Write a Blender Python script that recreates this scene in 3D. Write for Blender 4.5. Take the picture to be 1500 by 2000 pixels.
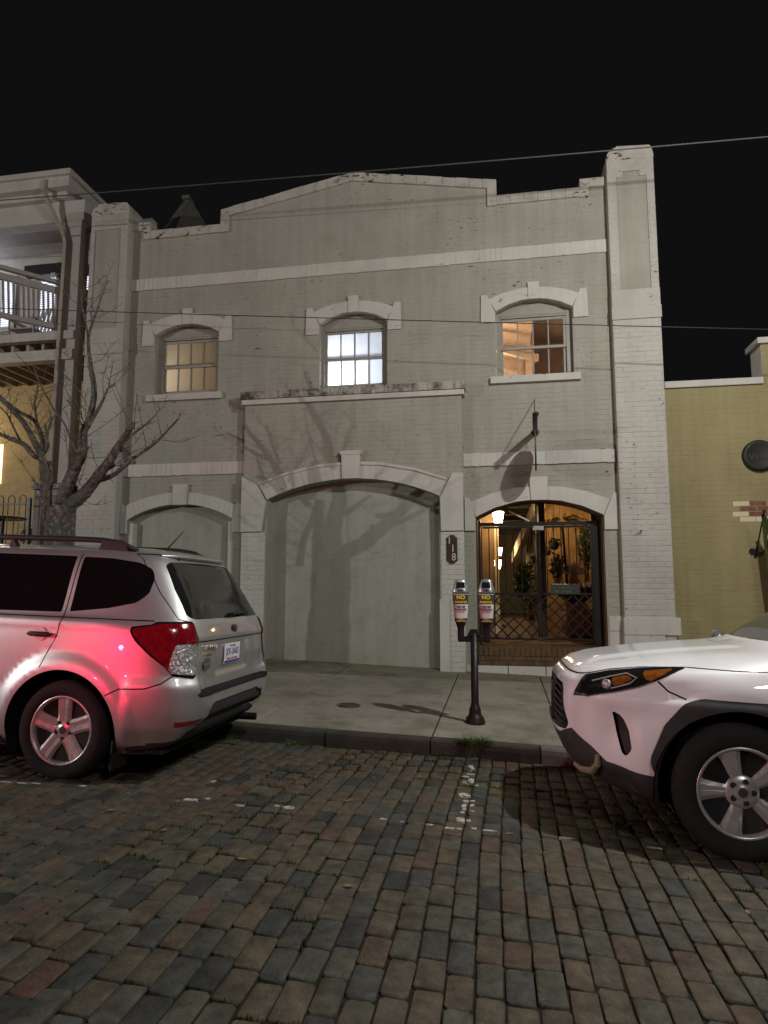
import bpy, bmesh, math, random
from mathutils import Vector, Matrix, noise
from mathutils.geometry import delaunay_2d_cdt
random.seed(7)
rad = math.radians
for _o in list(bpy.data.objects):
    bpy.data.objects.remove(_o)
scene = bpy.context.scene
COL = scene.collection

# ------------------------------------------------------------------ camera
CAM = Vector((0.0, 0.0, 1.40))
YAW, PITCH, ROLL, FPX = rad(-9.991), rad(6.533), rad(0.021), 1290.0
FWD = Vector((math.sin(YAW) * math.cos(PITCH), math.cos(YAW) * math.cos(PITCH), math.sin(PITCH)))
_r0 = Vector((math.cos(YAW), -math.sin(YAW), 0))
_up = _r0.cross(FWD)
RIGHT = math.cos(ROLL) * _r0 + math.sin(ROLL) * _up
UP = -math.sin(ROLL) * _r0 + math.cos(ROLL) * _up
cam_data = bpy.data.cameras.new('camera')
cam = bpy.data.objects.new('camera', cam_data)
COL.objects.link(cam)
cam.matrix_world = Matrix(((RIGHT.x, UP.x, -FWD.x, CAM.x), (RIGHT.y, UP.y, -FWD.y, CAM.y),
                           (RIGHT.z, UP.z, -FWD.z, CAM.z), (0, 0, 0, 1)))
cam_data.sensor_fit = 'HORIZONTAL'
cam_data.sensor_width = 36.0
cam_data.lens = 36.0 * FPX / 1500.0
cam_data.clip_start = 0.05
cam_data.clip_end = 2000.0
scene.camera = cam

# ------------------------------------------------------------------ night sky and exposure
world = bpy.data.worlds.new('World')
scene.world = world
world.use_nodes = True
_bg = world.node_tree.nodes['Background']
_bg.inputs['Color'].default_value = (0.0047, 0.0047, 0.0051, 1)
_bg.inputs['Strength'].default_value = 1.0
scene.view_settings.view_transform = 'Standard'
scene.view_settings.look = 'None'
scene.view_settings.exposure = 0.0
scene.view_settings.gamma = 1.0
scene.view_settings.use_curve_mapping = False
scene.render.engine = 'CYCLES'
scene.render.resolution_x, scene.render.resolution_y = 768, 1024

# street lamps that light the street (posts are built further down)
LAMP_RIGHT = Vector((2.65, 4.75, 5.75))
LAMP_LEFT = Vector((-16.5, -3.0, 4.3))
LAMP_OPPOSITE = Vector((4.5, -3.0, 6.5))
LAMP_RIGHT_W, LAMP_LEFT_W, LAMP_OPPOSITE_W = 860.0, 3000.0, 740.0


def at(x, y, Y):
    """point on the plane at depth Y that a measured spot of the photograph (1500 x 2000) lies on"""
    d = FWD + RIGHT * ((x - 750.0) / FPX) - UP * ((y - 1000.0) / FPX)
    return CAM + d * ((Y - CAM.y) / d.y)


SL = 0.036


def road_z(x, y):
    return -SL * x - 0.03 * max(0.0, y - 4.0)


def walk_z(x, y):
    return -SL * x + 0.07 + 0.02 * (y - 5.95)


# ------------------------------------------------------------------ scene helpers
def tag(o, label=None, cat=None, group=None, kind=None):
    if label: o['label'] = label
    if cat: o['category'] = cat
    if group: o['group'] = group
    if kind: o['kind'] = kind
    return o


def thing(name, loc, label, cat, group=None):
    o = bpy.data.objects.new(name, None)
    COL.objects.link(o)
    o.location = loc
    o.empty_display_size = 0.1
    return tag(o, label, cat, group)


def link_mesh(name, me, mat, parent=None, local=False):
    o = bpy.data.objects.new(name, me)
    COL.objects.link(o)
    if mat is not None and len(me.materials) == 0:
        for m in (mat if isinstance(mat, (list, tuple)) else [mat]):
            me.materials.append(m)
    if parent is not None:
        o.parent = parent
        if not local:
            p, off = parent, Vector((0, 0, 0))
            while p is not None:
                off += Vector(p.location)
                p = p.parent
            o.location = -off
    return o


class MB:
    """collects simple shapes into one mesh"""

    def __init__(s):
        s.v, s.f, s.m, s.sm = [], [], [], []
        s.cur = 0
        s.smooth = False

    def add(s, vs, fs):
        b = len(s.v)
        s.v.extend([tuple(p) for p in vs])
        for f in fs:
            s.f.append([b + i for i in f])
            s.m.append(s.cur)
            s.sm.append(s.smooth)
        return s

    def box(s, x0, x1, y0, y1, z0, z1):
        return s.add([(x0, y0, z0), (x1, y0, z0), (x1, y1, z0), (x0, y1, z0), (x0, y0, z1), (x1, y0, z1), (x1, y1, z1), (x0, y1, z1)],
                     [(0, 3, 2, 1), (4, 5, 6, 7), (0, 1, 5, 4), (1, 2, 6, 5), (2, 3, 7, 6), (3, 0, 4, 7)])

    def prism(s, poly, y0, y1):
        """polygon in x,z pushed from y0 (front) to y1"""
        n = len(poly)
        vs = [(p[0], y0, p[1]) for p in poly] + [(p[0], y1, p[1]) for p in poly]
        fs = [list(range(n)), list(range(2 * n - 1, n - 1, -1))]
        fs += [(i, n + i, n + (i + 1) % n, (i + 1) % n) for i in range(n)]
        return s.add(vs, fs)

    def zprism(s, poly, z0, z1):
        n = len(poly)
        vs = [(p[0], p[1], z0) for p in poly] + [(p[0], p[1], z1) for p in poly]
        fs = [list(range(n - 1, -1, -1)), list(range(n, 2 * n))]
        fs += [(i, (i + 1) % n, n + (i + 1) % n, n + i) for i in range(n)]
        return s.add(vs, fs)

    def tube(s, pts, radii, n=8, caps=True):
        pts = [Vector(p) for p in pts]
        if not isinstance(radii, (list, tuple)):
            radii = [radii] * len(pts)
        vs, fs = [], []
        ref = None
        for i, p in enumerate(pts):
            a = pts[max(0, i - 1)]
            b = pts[min(len(pts) - 1, i + 1)]
            t = (b - a)
            t = t.normalized() if t.length > 1e-9 else Vector((0, 0, 1))
            if ref is None:
                ref = t.orthogonal().normalized()
            ref = (ref - t * ref.dot(t))
            ref = ref.normalized() if ref.length > 1e-6 else t.orthogonal().normalized()
            c = t.cross(ref)
            for k in range(n):
                an = 2 * math.pi * k / n
                vs.append(p + (ref * math.cos(an) + c * math.sin(an)) * radii[i])
        for i in range(len(pts) - 1):
            for k in range(n):
                k2 = (k + 1) % n
                fs.append((i * n + k, i * n + k2, (i + 1) * n + k2, (i + 1) * n + k))
        if caps:
            fs.append(list(range(n - 1, -1, -1)))
            fs.append(list(range((len(pts) - 1) * n, len(pts) * n)))
        return s.add(vs, fs)

    def bar(s, a, b, w, h=None):
        """square bar from a to b"""
        h = h or w
        a, b = Vector(a), Vector(b)
        t = (b - a).normalized()
        u = Vector((0, 0, 1)).cross(t)
        u = u.normalized() if u.length > 1e-4 else Vector((1, 0, 0))
        v = t.cross(u)
        vs = []
        for p in (a, b):
            for (i, j) in ((-1, -1), (1, -1), (1, 1), (-1, 1)):
                vs.append(p + u * (i * w / 2) + v * (j * h / 2))
        return s.add(vs, [(3, 2, 1, 0), (4, 5, 6, 7), (0, 1, 5, 4), (1, 2, 6, 5), (2, 3, 7, 6), (3, 0, 4, 7)])

    def lathe(s, prof, centre, axis='z', n=24):
        """profile of (radius, height) turned about an axis through centre"""
        c = Vector(centre)
        vs, fs = [], []
        for (r, h) in prof:
            for k in range(n):
                an = 2 * math.pi * k / n
                if axis == 'z':
                    q = Vector((r * math.cos(an), r * math.sin(an), h))
                elif axis == 'y':
                    q = Vector((r * math.cos(an), h, r * math.sin(an)))
                else:
                    q = Vector((h, r * math.cos(an), r * math.sin(an)))
                vs.append(c + q)
        m = len(prof)
        for i in range(m - 1):
            for k in range(n):
                k2 = (k + 1) % n
                fs.append((i * n + k, i * n + k2, (i + 1) * n + k2, (i + 1) * n + k))
        if prof[0][0] > 1e-6: fs.append(list(range(n - 1, -1, -1)))
        if prof[-1][0] > 1e-6: fs.append(list(range((m - 1) * n, m * n)))
        return s.add(vs, fs)

    def mesh(s, name, fix=True):
        me = bpy.data.meshes.new(name)
        me.from_pydata(s.v, [], s.f)
        if max(s.m, default=0) > 0:
            me.polygons.foreach_set('material_index', s.m)
        if any(s.sm):
            me.polygons.foreach_set('use_smooth', s.sm)
        if fix:
            bm = bmesh.new()
            bm.from_mesh(me)
            bmesh.ops.recalc_face_normals(bm, faces=bm.faces)
            bm.to_mesh(me)
            bm.free()
        me.update()
        return me

    def build(s, name, mat, parent=None, bevel=0, local=False, kind=None, label=None, fix=True):
        me = s.mesh(name, fix)
        if bevel:
            bm = bmesh.new()
            bm.from_mesh(me)
            ed = [e for e in bm.edges if len(e.link_faces) == 2 and e.calc_face_angle(0) > 0.6]
            bmesh.ops.bevel(bm, geom=ed, offset=bevel, segments=2, profile=0.6, affect='EDGES', clamp_overlap=True)
            bm.to_mesh(me)
            bm.free()
        o = link_mesh(name, me, mat, parent, local)
        if kind: o['kind'] = kind
        if label: o['label'] = label
        return o


def single(name, mb, mat, label, cat, group=None, bevel=0):
    """a thing that is one mesh"""
    o = mb.build(name, mat, None, bevel)
    return tag(o, label, cat, group)


def arc(x0, x1, zs, zc, n=20):
    """segmental arch from (x0,zs) over the crown zc to (x1,zs)"""
    w, h = (x1 - x0) / 2.0, zc - zs
    R = (w * w + h * h) / (2 * h)
    cx, cz = (x0 + x1) / 2.0, zc - R
    a = math.asin(w / R)
    return [(cx + R * math.sin(-a + 2 * a * i / n), cz + R * math.cos(-a + 2 * a * i / n)) for i in range(n + 1)]


def arched(x0, x1, zb, zs, zc, n=20):
    return [(x1, zb), (x0, zb)] + arc(x0, x1, zs, zc, n)


def inside(p, poly):
    x, y = p[0], p[1]
    c = False
    j = len(poly) - 1
    for i in range(len(poly)):
        xi, yi = poly[i][0], poly[i][1]
        xj, yj = poly[j][0], poly[j][1]
        if (yi > y) != (yj > y) and x < (xj - xi) * (y - yi) / (yj - yi) + xi:
            c = not c
        j = i
    return c


def wall_mb(mb, outline, holes, y0, y1):
    """plate in x,z with openings; front face at y0, reveals and rim back to y1"""
    vs, es = [], []
    for pl in [outline] + holes:
        b = len(vs)
        vs += [Vector((p[0], p[1])) for p in pl]
        es += [(b + i, b + (i + 1) % len(pl)) for i in range(len(pl))]
    r = delaunay_2d_cdt(vs, es, [], 0, 1e-5)
    vv, ff = r[0], r[2]
    keep = []
    for f in ff:
        c = sum((vv[i] for i in f), Vector((0, 0))) / len(f)
        if inside(c, outline) and not any(inside(c, h) for h in holes):
            keep.append(f)
    mb.add([(p.x, y0, p.y) for p in vv], keep)
    for pl in [outline] + holes:
        n = len(pl)
        mb.add([(p[0], y0, p[1]) for p in pl] + [(p[0], y1, p[1]) for p in pl],
               [(i, (i + 1) % n, n + (i + 1) % n, n + i) for i in range(n)])
    return mb


_dg = None


def text_mesh(body, size, extrude=0.001, align='CENTER', spacing=1.0, shear=0.0, bold=0.0):
    cu = bpy.data.curves.new('t', 'FONT')
    cu.body = body
    cu.size = size
    cu.extrude = extrude
    cu.align_x = align
    cu.align_y = 'CENTER'
    cu.space_character = spacing
    cu.shear = shear
    cu.offset = bold
    o = bpy.data.objects.new('t', cu)
    COL.objects.link(o)
    dg = bpy.context.evaluated_depsgraph_get()
    dg.update()
    me = bpy.data.meshes.new_from_object(o.evaluated_get(dg))
    bpy.data.objects.remove(o)
    bpy.data.curves.remove(cu)
    return me


def text(name, body, size, mat, parent, loc, xdir=(1, 0, 0), updir=(0, 0, 1), extrude=0.001, bold=0.0, sx=1.0, local=False, align='CENTER', spacing=1.0):
    """flat lettering standing at loc (world, or parent-local)"""
    me = text_mesh(body, size, extrude, align, spacing, 0.0, bold)
    X = Vector(xdir).normalized()
    U = Vector(updir).normalized()
    N = X.cross(U)
    for v in me.vertices:
        v.co = Vector(loc) + X * (v.co.x * sx) + U * v.co.y + N * v.co.z
    me.materials.clear()
    return link_mesh(name, me, mat, parent, local)
# ------------------------------------------------------------------ procedural materials
MATS = {}


def nodes_of(name):
    m = bpy.data.materials.new(name)
    m.use_nodes = True
    nt = m.node_tree
    return m, nt, nt.nodes['Principled BSDF']


def pmat(name, base, var=0.15, scale=4.0, rough=0.75, bump=0.15, bscale=60.0, spec=0.3, streak=0.0, stain=None, stain_amt=0.0,
         stain_scale=1.5, stain_lo=0.5, chips=None, chip_lo=0.66, metal=0.0, coat=0.0, tint=None, bdist=0.004, speck=0.0, chip_scale=9.0, rvar=0.08, stain2=None):
    """painted, stony or plastic surface: patchy colour, dirt streaks, flaked spots, fine relief"""
    m, nt, b = nodes_of(name)
    N, L = nt.nodes, nt.links
    geo = N.new('ShaderNodeNewGeometry')

    def nz(sc, detail=5, r=0.55, vec=None):
        t = N.new('ShaderNodeTexNoise')
        t.inputs['Scale'].default_value = sc
        t.inputs['Detail'].default_value = detail
        t.inputs['Roughness'].default_value = r
        L.new(vec or geo.outputs['Position'], t.inputs['Vector'])
        return t.outputs['Fac']

    def ramp(src, lo, hi, c0=0.0, c1=1.0):
        t = N.new('ShaderNodeMapRange')
        t.inputs['From Min'].default_value = lo
        t.inputs['From Max'].default_value = hi
        t.inputs['To Min'].default_value = c0
        t.inputs['To Max'].default_value = c1
        L.new(src, t.inputs['Value'])
        return t.outputs['Result']

    def mixc(fac, a, c, mode='MIX'):
        t = N.new('ShaderNodeMix')
        t.data_type = 'RGBA'
        t.blend_type = mode
        for k, s in ((0, fac), (6, a), (7, c)):
            if isinstance(s, (int, float)):
                t.inputs[k].default_value = s
            elif isinstance(s, (tuple, list)):
                t.inputs[k].default_value = (s[0], s[1], s[2], 1)
            else:
                L.new(s, t.inputs[k])
        return t.outputs[2]

    def rgb(c, k=1.0):
        return (c[0] * k, c[1] * k, c[2] * k)
    lo, hi = rgb(base, 1 - var), rgb(base, 1 + var)
    if tint: hi = tuple(hi[i] * tint[i] for i in range(3))
    col = mixc(ramp(nz(scale), 0.3, 0.7), lo, hi)
    if streak:
        mp = N.new('ShaderNodeMapping')
        mp.inputs['Scale'].default_value = (5.0, 5.0, 0.35)
        L.new(geo.outputs['Position'], mp.inputs['Vector'])
        col = mixc(ramp(nz(1.6, 4, 0.6, mp.outputs['Vector']), 0.42, 0.72, 0, streak), col, rgb(base, 0.55))
    if stain is not None:
        col = mixc(ramp(nz(stain_scale, 8, 0.65), stain_lo, stain_lo + 0.2, 0, stain_amt), col, stain)
    if stain2 is not None:
        col = mixc(ramp(nz(stain2[2], 7, 0.7), stain2[3], stain2[3] + 0.12, 0, stain2[1]), col, stain2[0])
    if speck:
        col = mixc(ramp(nz(160, 3), 0.45, 0.62, 0, speck), col, rgb(base, 0.45))
    if chips is not None:
        mp2 = N.new('ShaderNodeMapping')
        mp2.inputs['Scale'].default_value = (1.0, 1.0, 2.6)
        L.new(geo.outputs['Position'], mp2.inputs['Vector'])
        a = ramp(nz(chip_scale, 6, 0.62, mp2.outputs['Vector']), chip_lo, chip_lo + 0.025)
        bb = ramp(nz(0.9, 3), 0.5, 0.58)
        mu = N.new('ShaderNodeMath')
        mu.operation = 'MULTIPLY'
        L.new(a, mu.inputs[0])
        L.new(bb, mu.inputs[1])
        col = mixc(mu.outputs[0], col, chips)
    L.new(col, b.inputs['Base Color'])
    L.new(ramp(nz(scale * 3), 0.3, 0.7, max(0.03, rough - rvar), min(1, rough + rvar)), b.inputs['Roughness'])
    b.inputs['Metallic'].default_value = metal
    b.inputs['Specular IOR Level'].default_value = spec
    if coat:
        b.inputs['Coat Weight'].default_value = coat
        b.inputs['Coat Roughness'].default_value = 0.06
    if bump:
        bp = N.new('ShaderNodeBump')
        bp.inputs['Strength'].default_value = bump
        bp.inputs['Distance'].default_value = bdist
        L.new(nz(bscale, 6, 0.6), bp.inputs['Height'])
        L.new(bp.outputs['Normal'], b.inputs['Normal'])
    MATS[name] = m
    return m


def emat(name, color, strength):
    m, nt, b = nodes_of(name)
    b.inputs['Base Color'].default_value = (color[0] * .5, color[1] * .5, color[2] * .5, 1)
    b.inputs['Emission Color'].default_value = (*color, 1)
    b.inputs['Emission Strength'].default_value = strength
    MATS[name] = m
    return m


def glassmat(name, tint=(0.9, 0.9, 0.9), gloss=0.08, rough=0.02):
    """thin window glass: lets light through, mirrors a little"""
    m, nt, b = nodes_of(name)
    N, L = nt.nodes, nt.links
    tr = N.new('ShaderNodeBsdfTransparent')
    tr.inputs['Color'].default_value = (*tint, 1)
    gl = N.new('ShaderNodeBsdfGlossy')
    gl.inputs['Roughness'].default_value = rough
    mx = N.new('ShaderNodeMixShader')
    fr = N.new('ShaderNodeFresnel')
    fr.inputs['IOR'].default_value = 1.5
    L.new(fr.outputs['Fac'], mx.inputs['Fac'])
    L.new(tr.outputs[0], mx.inputs[1])
    L.new(gl.outputs[0], mx.inputs[2])
    L.new(mx.outputs[0], N['Material Output'].inputs['Surface'])
    MATS[name] = m
    return m


def frostmat(name, color=(0.8, 0.8, 0.8), trans=0.15):
    """obscured glass: scatters the room light behind it"""
    m, nt, b = nodes_of(name)
    N, L = nt.nodes, nt.links
    t = N.new('ShaderNodeBsdfTranslucent')
    t.inputs['Color'].default_value = (*color, 1)
    tr = N.new('ShaderNodeBsdfTransparent')
    tr.inputs['Color'].default_value = (0.9, 0.9, 0.9, 1)
    gl = N.new('ShaderNodeBsdfGlossy')
    gl.inputs['Roughness'].default_value = 0.12
    m1 = N.new('ShaderNodeMixShader')
    m1.inputs['Fac'].default_value = trans
    L.new(t.outputs[0], m1.inputs[1])
    L.new(tr.outputs[0], m1.inputs[2])
    m2 = N.new('ShaderNodeMixShader')
    m2.inputs['Fac'].default_value = 0.04
    L.new(m1.outputs[0], m2.inputs[1])
    L.new(gl.outputs[0], m2.inputs[2])
    L.new(m2.outputs[0], N['Material Output'].inputs['Surface'])
    MATS[name] = m
    return m


def flat(name, base, rough=0.5, metal=0.0, spec=0.4, coat=0.0):
    return pmat(name, base, var=0.08, scale=8, rough=rough, bump=0.05, bscale=120, spec=spec, metal=metal, coat=coat, bdist=0.001)


BROWN = (0.045, 0.032, 0.022)
WALL = pmat('grey_green_paint', (0.318, 0.307, 0.255), 0.07, 1.1, 0.72, 0.25, 70, 0.25, streak=0.28, stain=(0.23, 0.22, 0.17), stain_amt=0.45,
            stain_scale=0.8, chips=BROWN, chip_lo=0.632, chip_scale=8.5)
TRIM = pmat('white_trim_paint', (0.485, 0.468, 0.418), 0.07, 1.6, 0.66, 0.3, 55, 0.3, streak=0.18, stain=(0.36, 0.34, 0.295), stain_amt=0.4,
            stain_scale=1.7, chips=BROWN, chip_lo=0.655, chip_scale=9)
PIERW = pmat('pier_white_paint', (0.405, 0.388, 0.345), 0.08, 1.3, 0.68, 0.3, 55, 0.3, streak=0.2, stain=(0.30, 0.28, 0.24), stain_amt=0.5,
             stain_scale=1.2, chips=BROWN, chip_lo=0.63, chip_scale=9)
COPING = pmat('white_coping_paint', (0.42, 0.395, 0.345), 0.1, 2.5, 0.75, 0.5, 45, 0.25, streak=0.3, stain=(0.2, 0.17, 0.14), stain_amt=0.5,
              stain_scale=3.0, chips=BROWN, chip_lo=0.57, chip_scale=8)
LEDGE = pmat('stained_ledge_paint', (0.40, 0.37, 0.32), 0.15, 3, 0.8, 0.5, 45, 0.2, streak=0.85, stain=(0.05, 0.042, 0.033), stain_amt=0.95,
             stain_scale=4.5, stain_lo=0.42, chips=BROWN, chip_lo=0.6)
STUCCO = pmat('smooth_stucco', (0.33, 0.322, 0.266), 0.06, 0.9, 0.75, 0.45, 28, 0.2, stain=(0.20, 0.192, 0.15), stain_amt=0.6, stain_scale=1.1, streak=0.3, bdist=0.006, stain2=((.24, .232, .19), .7, 5, .55))
YELLOW = pmat('ochre_paint', (0.275, 0.238, 0.116), 0.07, 1.3, 0.75, 0.25, 70, 0.25, streak=0.22, stain=(0.19, 0.13, 0.07), stain_amt=0.35, stain_scale=1.2)
CREAM = pmat('cream_paint', (0.56, 0.50, 0.33), 0.08, 2, 0.7, 0.2, 60)
RAWBRICK = pmat('bare_red_brick', (0.17, 0.075, 0.055), 0.35, 14, 0.85, 0.6, 50, 0.2)
STEPBRICK = pmat('brown_step_brick', (0.105, 0.06, 0.032), 0.3, 9, 0.85, 0.6, 50, 0.2, stain=(0.06, 0.045, 0.03), stain_amt=0.6)
CONCRETE = pmat('sidewalk_concrete', (0.305, 0.286, 0.236), 0.14, 3.5, 0.85, 0.5, 90, 0.2, stain=(0.15, 0.137, 0.104), stain_amt=0.8, stain_scale=2.1, stain_lo=.46, speck=0.55, stain2=((.11, .10, .07), .75, 9, .58))
MOSSCONC = pmat('mossy_concrete', (0.195, 0.183, 0.132), 0.2, 3.5, 0.9, 0.6, 80, 0.15, stain=(0.08, 0.08, 0.048), stain_amt=0.8, stain_scale=2.4, speck=0.4)
KERB = pmat('dark_kerb_stone', (0.058, 0.056, 0.047), 0.3, 5, 0.85, 0.7, 45, 0.25, stain=(0.03, 0.035, 0.02), stain_amt=0.6, speck=0.4)
KERBL = pmat('pale_kerb_stone', (0.16, 0.155, 0.13), 0.3, 6, 0.85, 0.7, 45, 0.25, speck=0.5)
JOINT = pmat('joint_sand', (0.026, 0.023, 0.017), 0.35, 9, 0.95, 0.8, 60, 0.1, stain=(0.03, 0.034, 0.012), stain_amt=0.6)
_pv = [((0.060, 0.058, 0.051), 'slate'), ((0.047, 0.048, 0.046), 'blue'), ((0.084, 0.068, 0.048), 'brown'), ((0.094, 0.070, 0.048), 'tan'),
       ((0.088, 0.058, 0.042), 'rust'), ((0.070, 0.062, 0.046), 'umber'), ((0.076, 0.070, 0.053), 'olive'), ((0.038, 0.037, 0.034), 'black'),
       ((0.098, 0.052, 0.039), 'red')]
PAVER = [pmat('paver_' + n, (c[0] * 1.18, c[1] * 1.24, c[2] * 1.18), 0.34, 13, 0.72, 1.0, 55, 0.35, stain=(c[0] * .42, c[1] * .44, c[2] * .42), stain_amt=0.75, stain_scale=11, stain_lo=.46, speck=0.5, bdist=.006, stain2=((.14, .125, .10), .5, 34, .60)) for c, n in _pv]
PAVER_W = [11, 5, 21, 17, 7, 22, 17, 7, 0.8]
ROADPAINT = pmat('worn_white_road_paint', (0.50, 0.49, 0.45), 0.15, 20, 0.7, 0.5, 60, stain=(0.12, 0.11, 0.09), stain_amt=0.9, stain_scale=30, stain_lo=.45)
MOSS = pmat('moss', (0.060, 0.070, 0.018), 0.4, 15, 0.9, 0.3, 80, 0.1)
GRASS = pmat('grass_blades', (0.075, 0.125, 0.022), 0.35, 25, 0.6, 0, 80, 0.25)
LEAFDRY = pmat('dry_leaf', (0.23, 0.15, 0.055), 0.4, 30, 0.75, 0.1, 80, 0.2)
BARK = pmat('lichen_bark', (0.105, 0.098, 0.08), 0.4, 14, 0.9, 1.0, 40, 0.15, stain=(0.30, 0.29, 0.25), stain_amt=0.95, stain_scale=19, bdist=0.02)
IRON = pmat('black_iron', (0.012, 0.012, 0.012), 0.2, 10, 0.45, 0.2, 80, 0.4)
DARKIRON = pmat('rusty_dark_iron', (0.011, 0.008, 0.006), 0.3, 10, 0.6, 0.3, 80, 0.25)
WIRE = flat('cable_rubber', (0.018, 0.018, 0.018), 0.6)
PALEWIRE = flat('pale_cable_sheath', (0.05, 0.05, 0.047), 0.6)
SASH = flat('grey_green_sash_paint', (0.27, 0.262, 0.218), 0.5)
SILVER = None
GLASS = glassmat('clear_window_glass', (0.88, 0.88, 0.86))
FROST = frostmat('frosted_window_glass', (0.85, 0.85, 0.85))
ROOMW = flat('room_white_wall', (0.7, 0.7, 0.7), 0.8)
ROOMTAN = flat('room_tan_wall', (0.60, 0.50, 0.33), 0.8)
WOODCEIL = pmat('pine_boards', (0.70, 0.55, 0.40), 0.18, 6, 0.55, 0.1, 60)
PLASTER = flat('dark_room_plaster', (0.42, 0.33, 0.26), 0.8)
# ------------------------------------------------------------------ ground
def sheet(name, xs, ys, zf, mat, drop=0.0):
    vs, fs = [], []
    for y in ys:
        for x in xs:
            vs.append((x, y, zf(x, y) - drop))
    n = len(xs)
    for j in range(len(ys) - 1):
        for i in range(n - 1):
            fs.append((j * n + i, j * n + i + 1, (j + 1) * n + i + 1, (j + 1) * n + i))
    me = bpy.data.meshes.new(name)
    me.from_pydata(vs, [], fs)
    me.update()
    o = link_mesh(name, me, mat)
    o['kind'] = 'structure'
    return o


EARTH = pmat('dark_earth', (0.04, 0.036, 0.03), 0.2, 3, 0.9, 0.3, 40)
sheet('ground', [-400, -60, 60, 400], [-400, -60, 60, 400], lambda x, y: -1.6, EARTH)
road = sheet('road', [-40, 40], [-14, 4.0, 5.93], road_z, JOINT, 0.012)
sheet('opposite_pavement', [-40, 40], [-22, -14], lambda x, y: -SL * x + 0.12, CONCRETE)

# street pavers: courses run across the street; irregular rounded blocks
PW, PL_, PG = 0.111, 0.214, 0.0082
rp = random.Random(11)


def paver_mesh(w, l, mi, r):
    c = 0.006 + r.random() * 0.009
    hw, hl = w / 2, l / 2

    def ring(ins, z, jit):
        a, b = hw - ins, hl - ins
        k = c
        pts = [(-a + k, -b), (a - k, -b), (a, -b + k), (a, b - k), (a - k, b), (-a + k, b), (-a, b - k), (-a, -b + k)]
        return [(p[0] + r.uniform(-jit, jit), p[1] + r.uniform(-jit, jit), z + r.uniform(-jit, jit) * .5) for p in pts]
    v = ring(0.000, -0.05, 0) + ring(0.0, -0.008, 0.0030) + ring(0.0024, -0.0018, 0.0022) + ring(0.0065, 0.0, 0.0012)
    f = []
    for q in range(3):
        for k in range(8):
            f.append((q * 8 + k, q * 8 + (k + 1) % 8, q * 8 + 8 + (k + 1) % 8, q * 8 + 8 + k))
    v.append((r.uniform(-.01, .01), r.uniform(-.02, .02), 0.0008 + r.uniform(-.0015, .001)))
    for k in range(8):
        f.append((24 + k, 24 + (k + 1) % 8, 32))
    return v, f


pavers = []          # x, y, w, l
x = -6.2
while x < 3.6:
    w = PW + rp.uniform(-0.006, 0.005)
    y = 1.7 - rp.random() * PL_
    while y < 5.86:
        l = PL_ + rp.uniform(-0.026, 0.018)
        if y + l > 5.885: l = 5.885 - y
        yc, xc = y + l / 2, x + w / 2
        if l > 0.05 and -0.85 * yc - 1.0 < xc < 0.37 * yc + 1.1:
            bend = 0.02 * math.sin(yc * 1.3 + xc * 0.7)
            pavers.append((xc + bend, yc, w - PG + rp.uniform(-.003, .002), l - PG + rp.uniform(-.003, .002)))
        y += l
    x += w


def shown(p):
    d = Vector((p[0], p[1], road_z(p[0], p[1]))) - CAM
    z = d.dot(FWD)
    px, py = 750 + FPX * d.dot(RIGHT) / z, 1000 - FPX * d.dot(UP) / z
    return (0 <= px <= 1500 and 0 <= py <= 2010), z


order = sorted(range(len(pavers)), key=lambda i: (not shown(pavers[i])[0], shown(pavers[i])[1]))
near = set(order[:300])
variants = []
for mi in range(len(PAVER)):
    row = []
    for k in range(4):
        v, f = paver_mesh(1.0 * (PW - PG), PL_ - PG, mi, rp)
        me = bpy.data.meshes.new('paver')
        me.from_pydata(v, [], f)
        me.polygons.foreach_set('use_smooth', [True] * len(f))
        me.materials.append(PAVER[mi])
        row.append(me)
    variants.append(row)
far_mb = MB()
far_mb.smooth = True
paver_top = {}
for i, (px, py, w, l) in enumerate(pavers):
    patch = noise.noise(Vector((px * 0.5, py * 0.5, 3.1)))
    wts = list(PAVER_W)
    if patch > 0.15:
        for q in (2, 3, 4, 5): wts[q] *= 1.9
    if patch < -0.15:
        for q in (0, 1, 7, 6): wts[q] *= 1.9
    if px < -1.2 and py > 3.2:
        wts[4] *= 1.5
    mi = rp.choices(range(len(PAVER)), wts)[0]
    und = 0.006 * noise.noise(Vector((px * 1.1, py * 1.1, 8.0)))
    z = road_z(px, py) + und + rp.gauss(0, 0.0024)
    paver_top[i] = z
    tx, ty, rz = rp.gauss(0, 0.013) + (-0.03 if py > 4 else 0), rp.gauss(0, 0.018) + SL, rp.gauss(0, 0.012)
    if i in near:
        me = variants[mi][rp.randrange(4)]
        o = bpy.data.objects.new('paver', me)
        COL.objects.link(o)
        o.parent = road
        o.location = (px, py, z)
        fl = rp.choice((0, math.pi))
        o.rotation_euler = (tx, ty, rz)
        o.scale = (w / (PW - PG), l / (PL_ - PG), 1)
    else:
        v, f = paver_mesh(w, l, mi, rp)
        R = Matrix.Rotation(rz, 3, 'Z') @ Matrix.Rotation(ty, 3, 'Y') @ Matrix.Rotation(tx, 3, 'X')
        far_mb.cur = mi
        far_mb.add([R @ Vector(q) + Vector((px, py, z)) for q in v], f)
o = far_mb.build('pavers_beyond', PAVER, road, fix=False)
o['kind'] = 'stuff'


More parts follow.
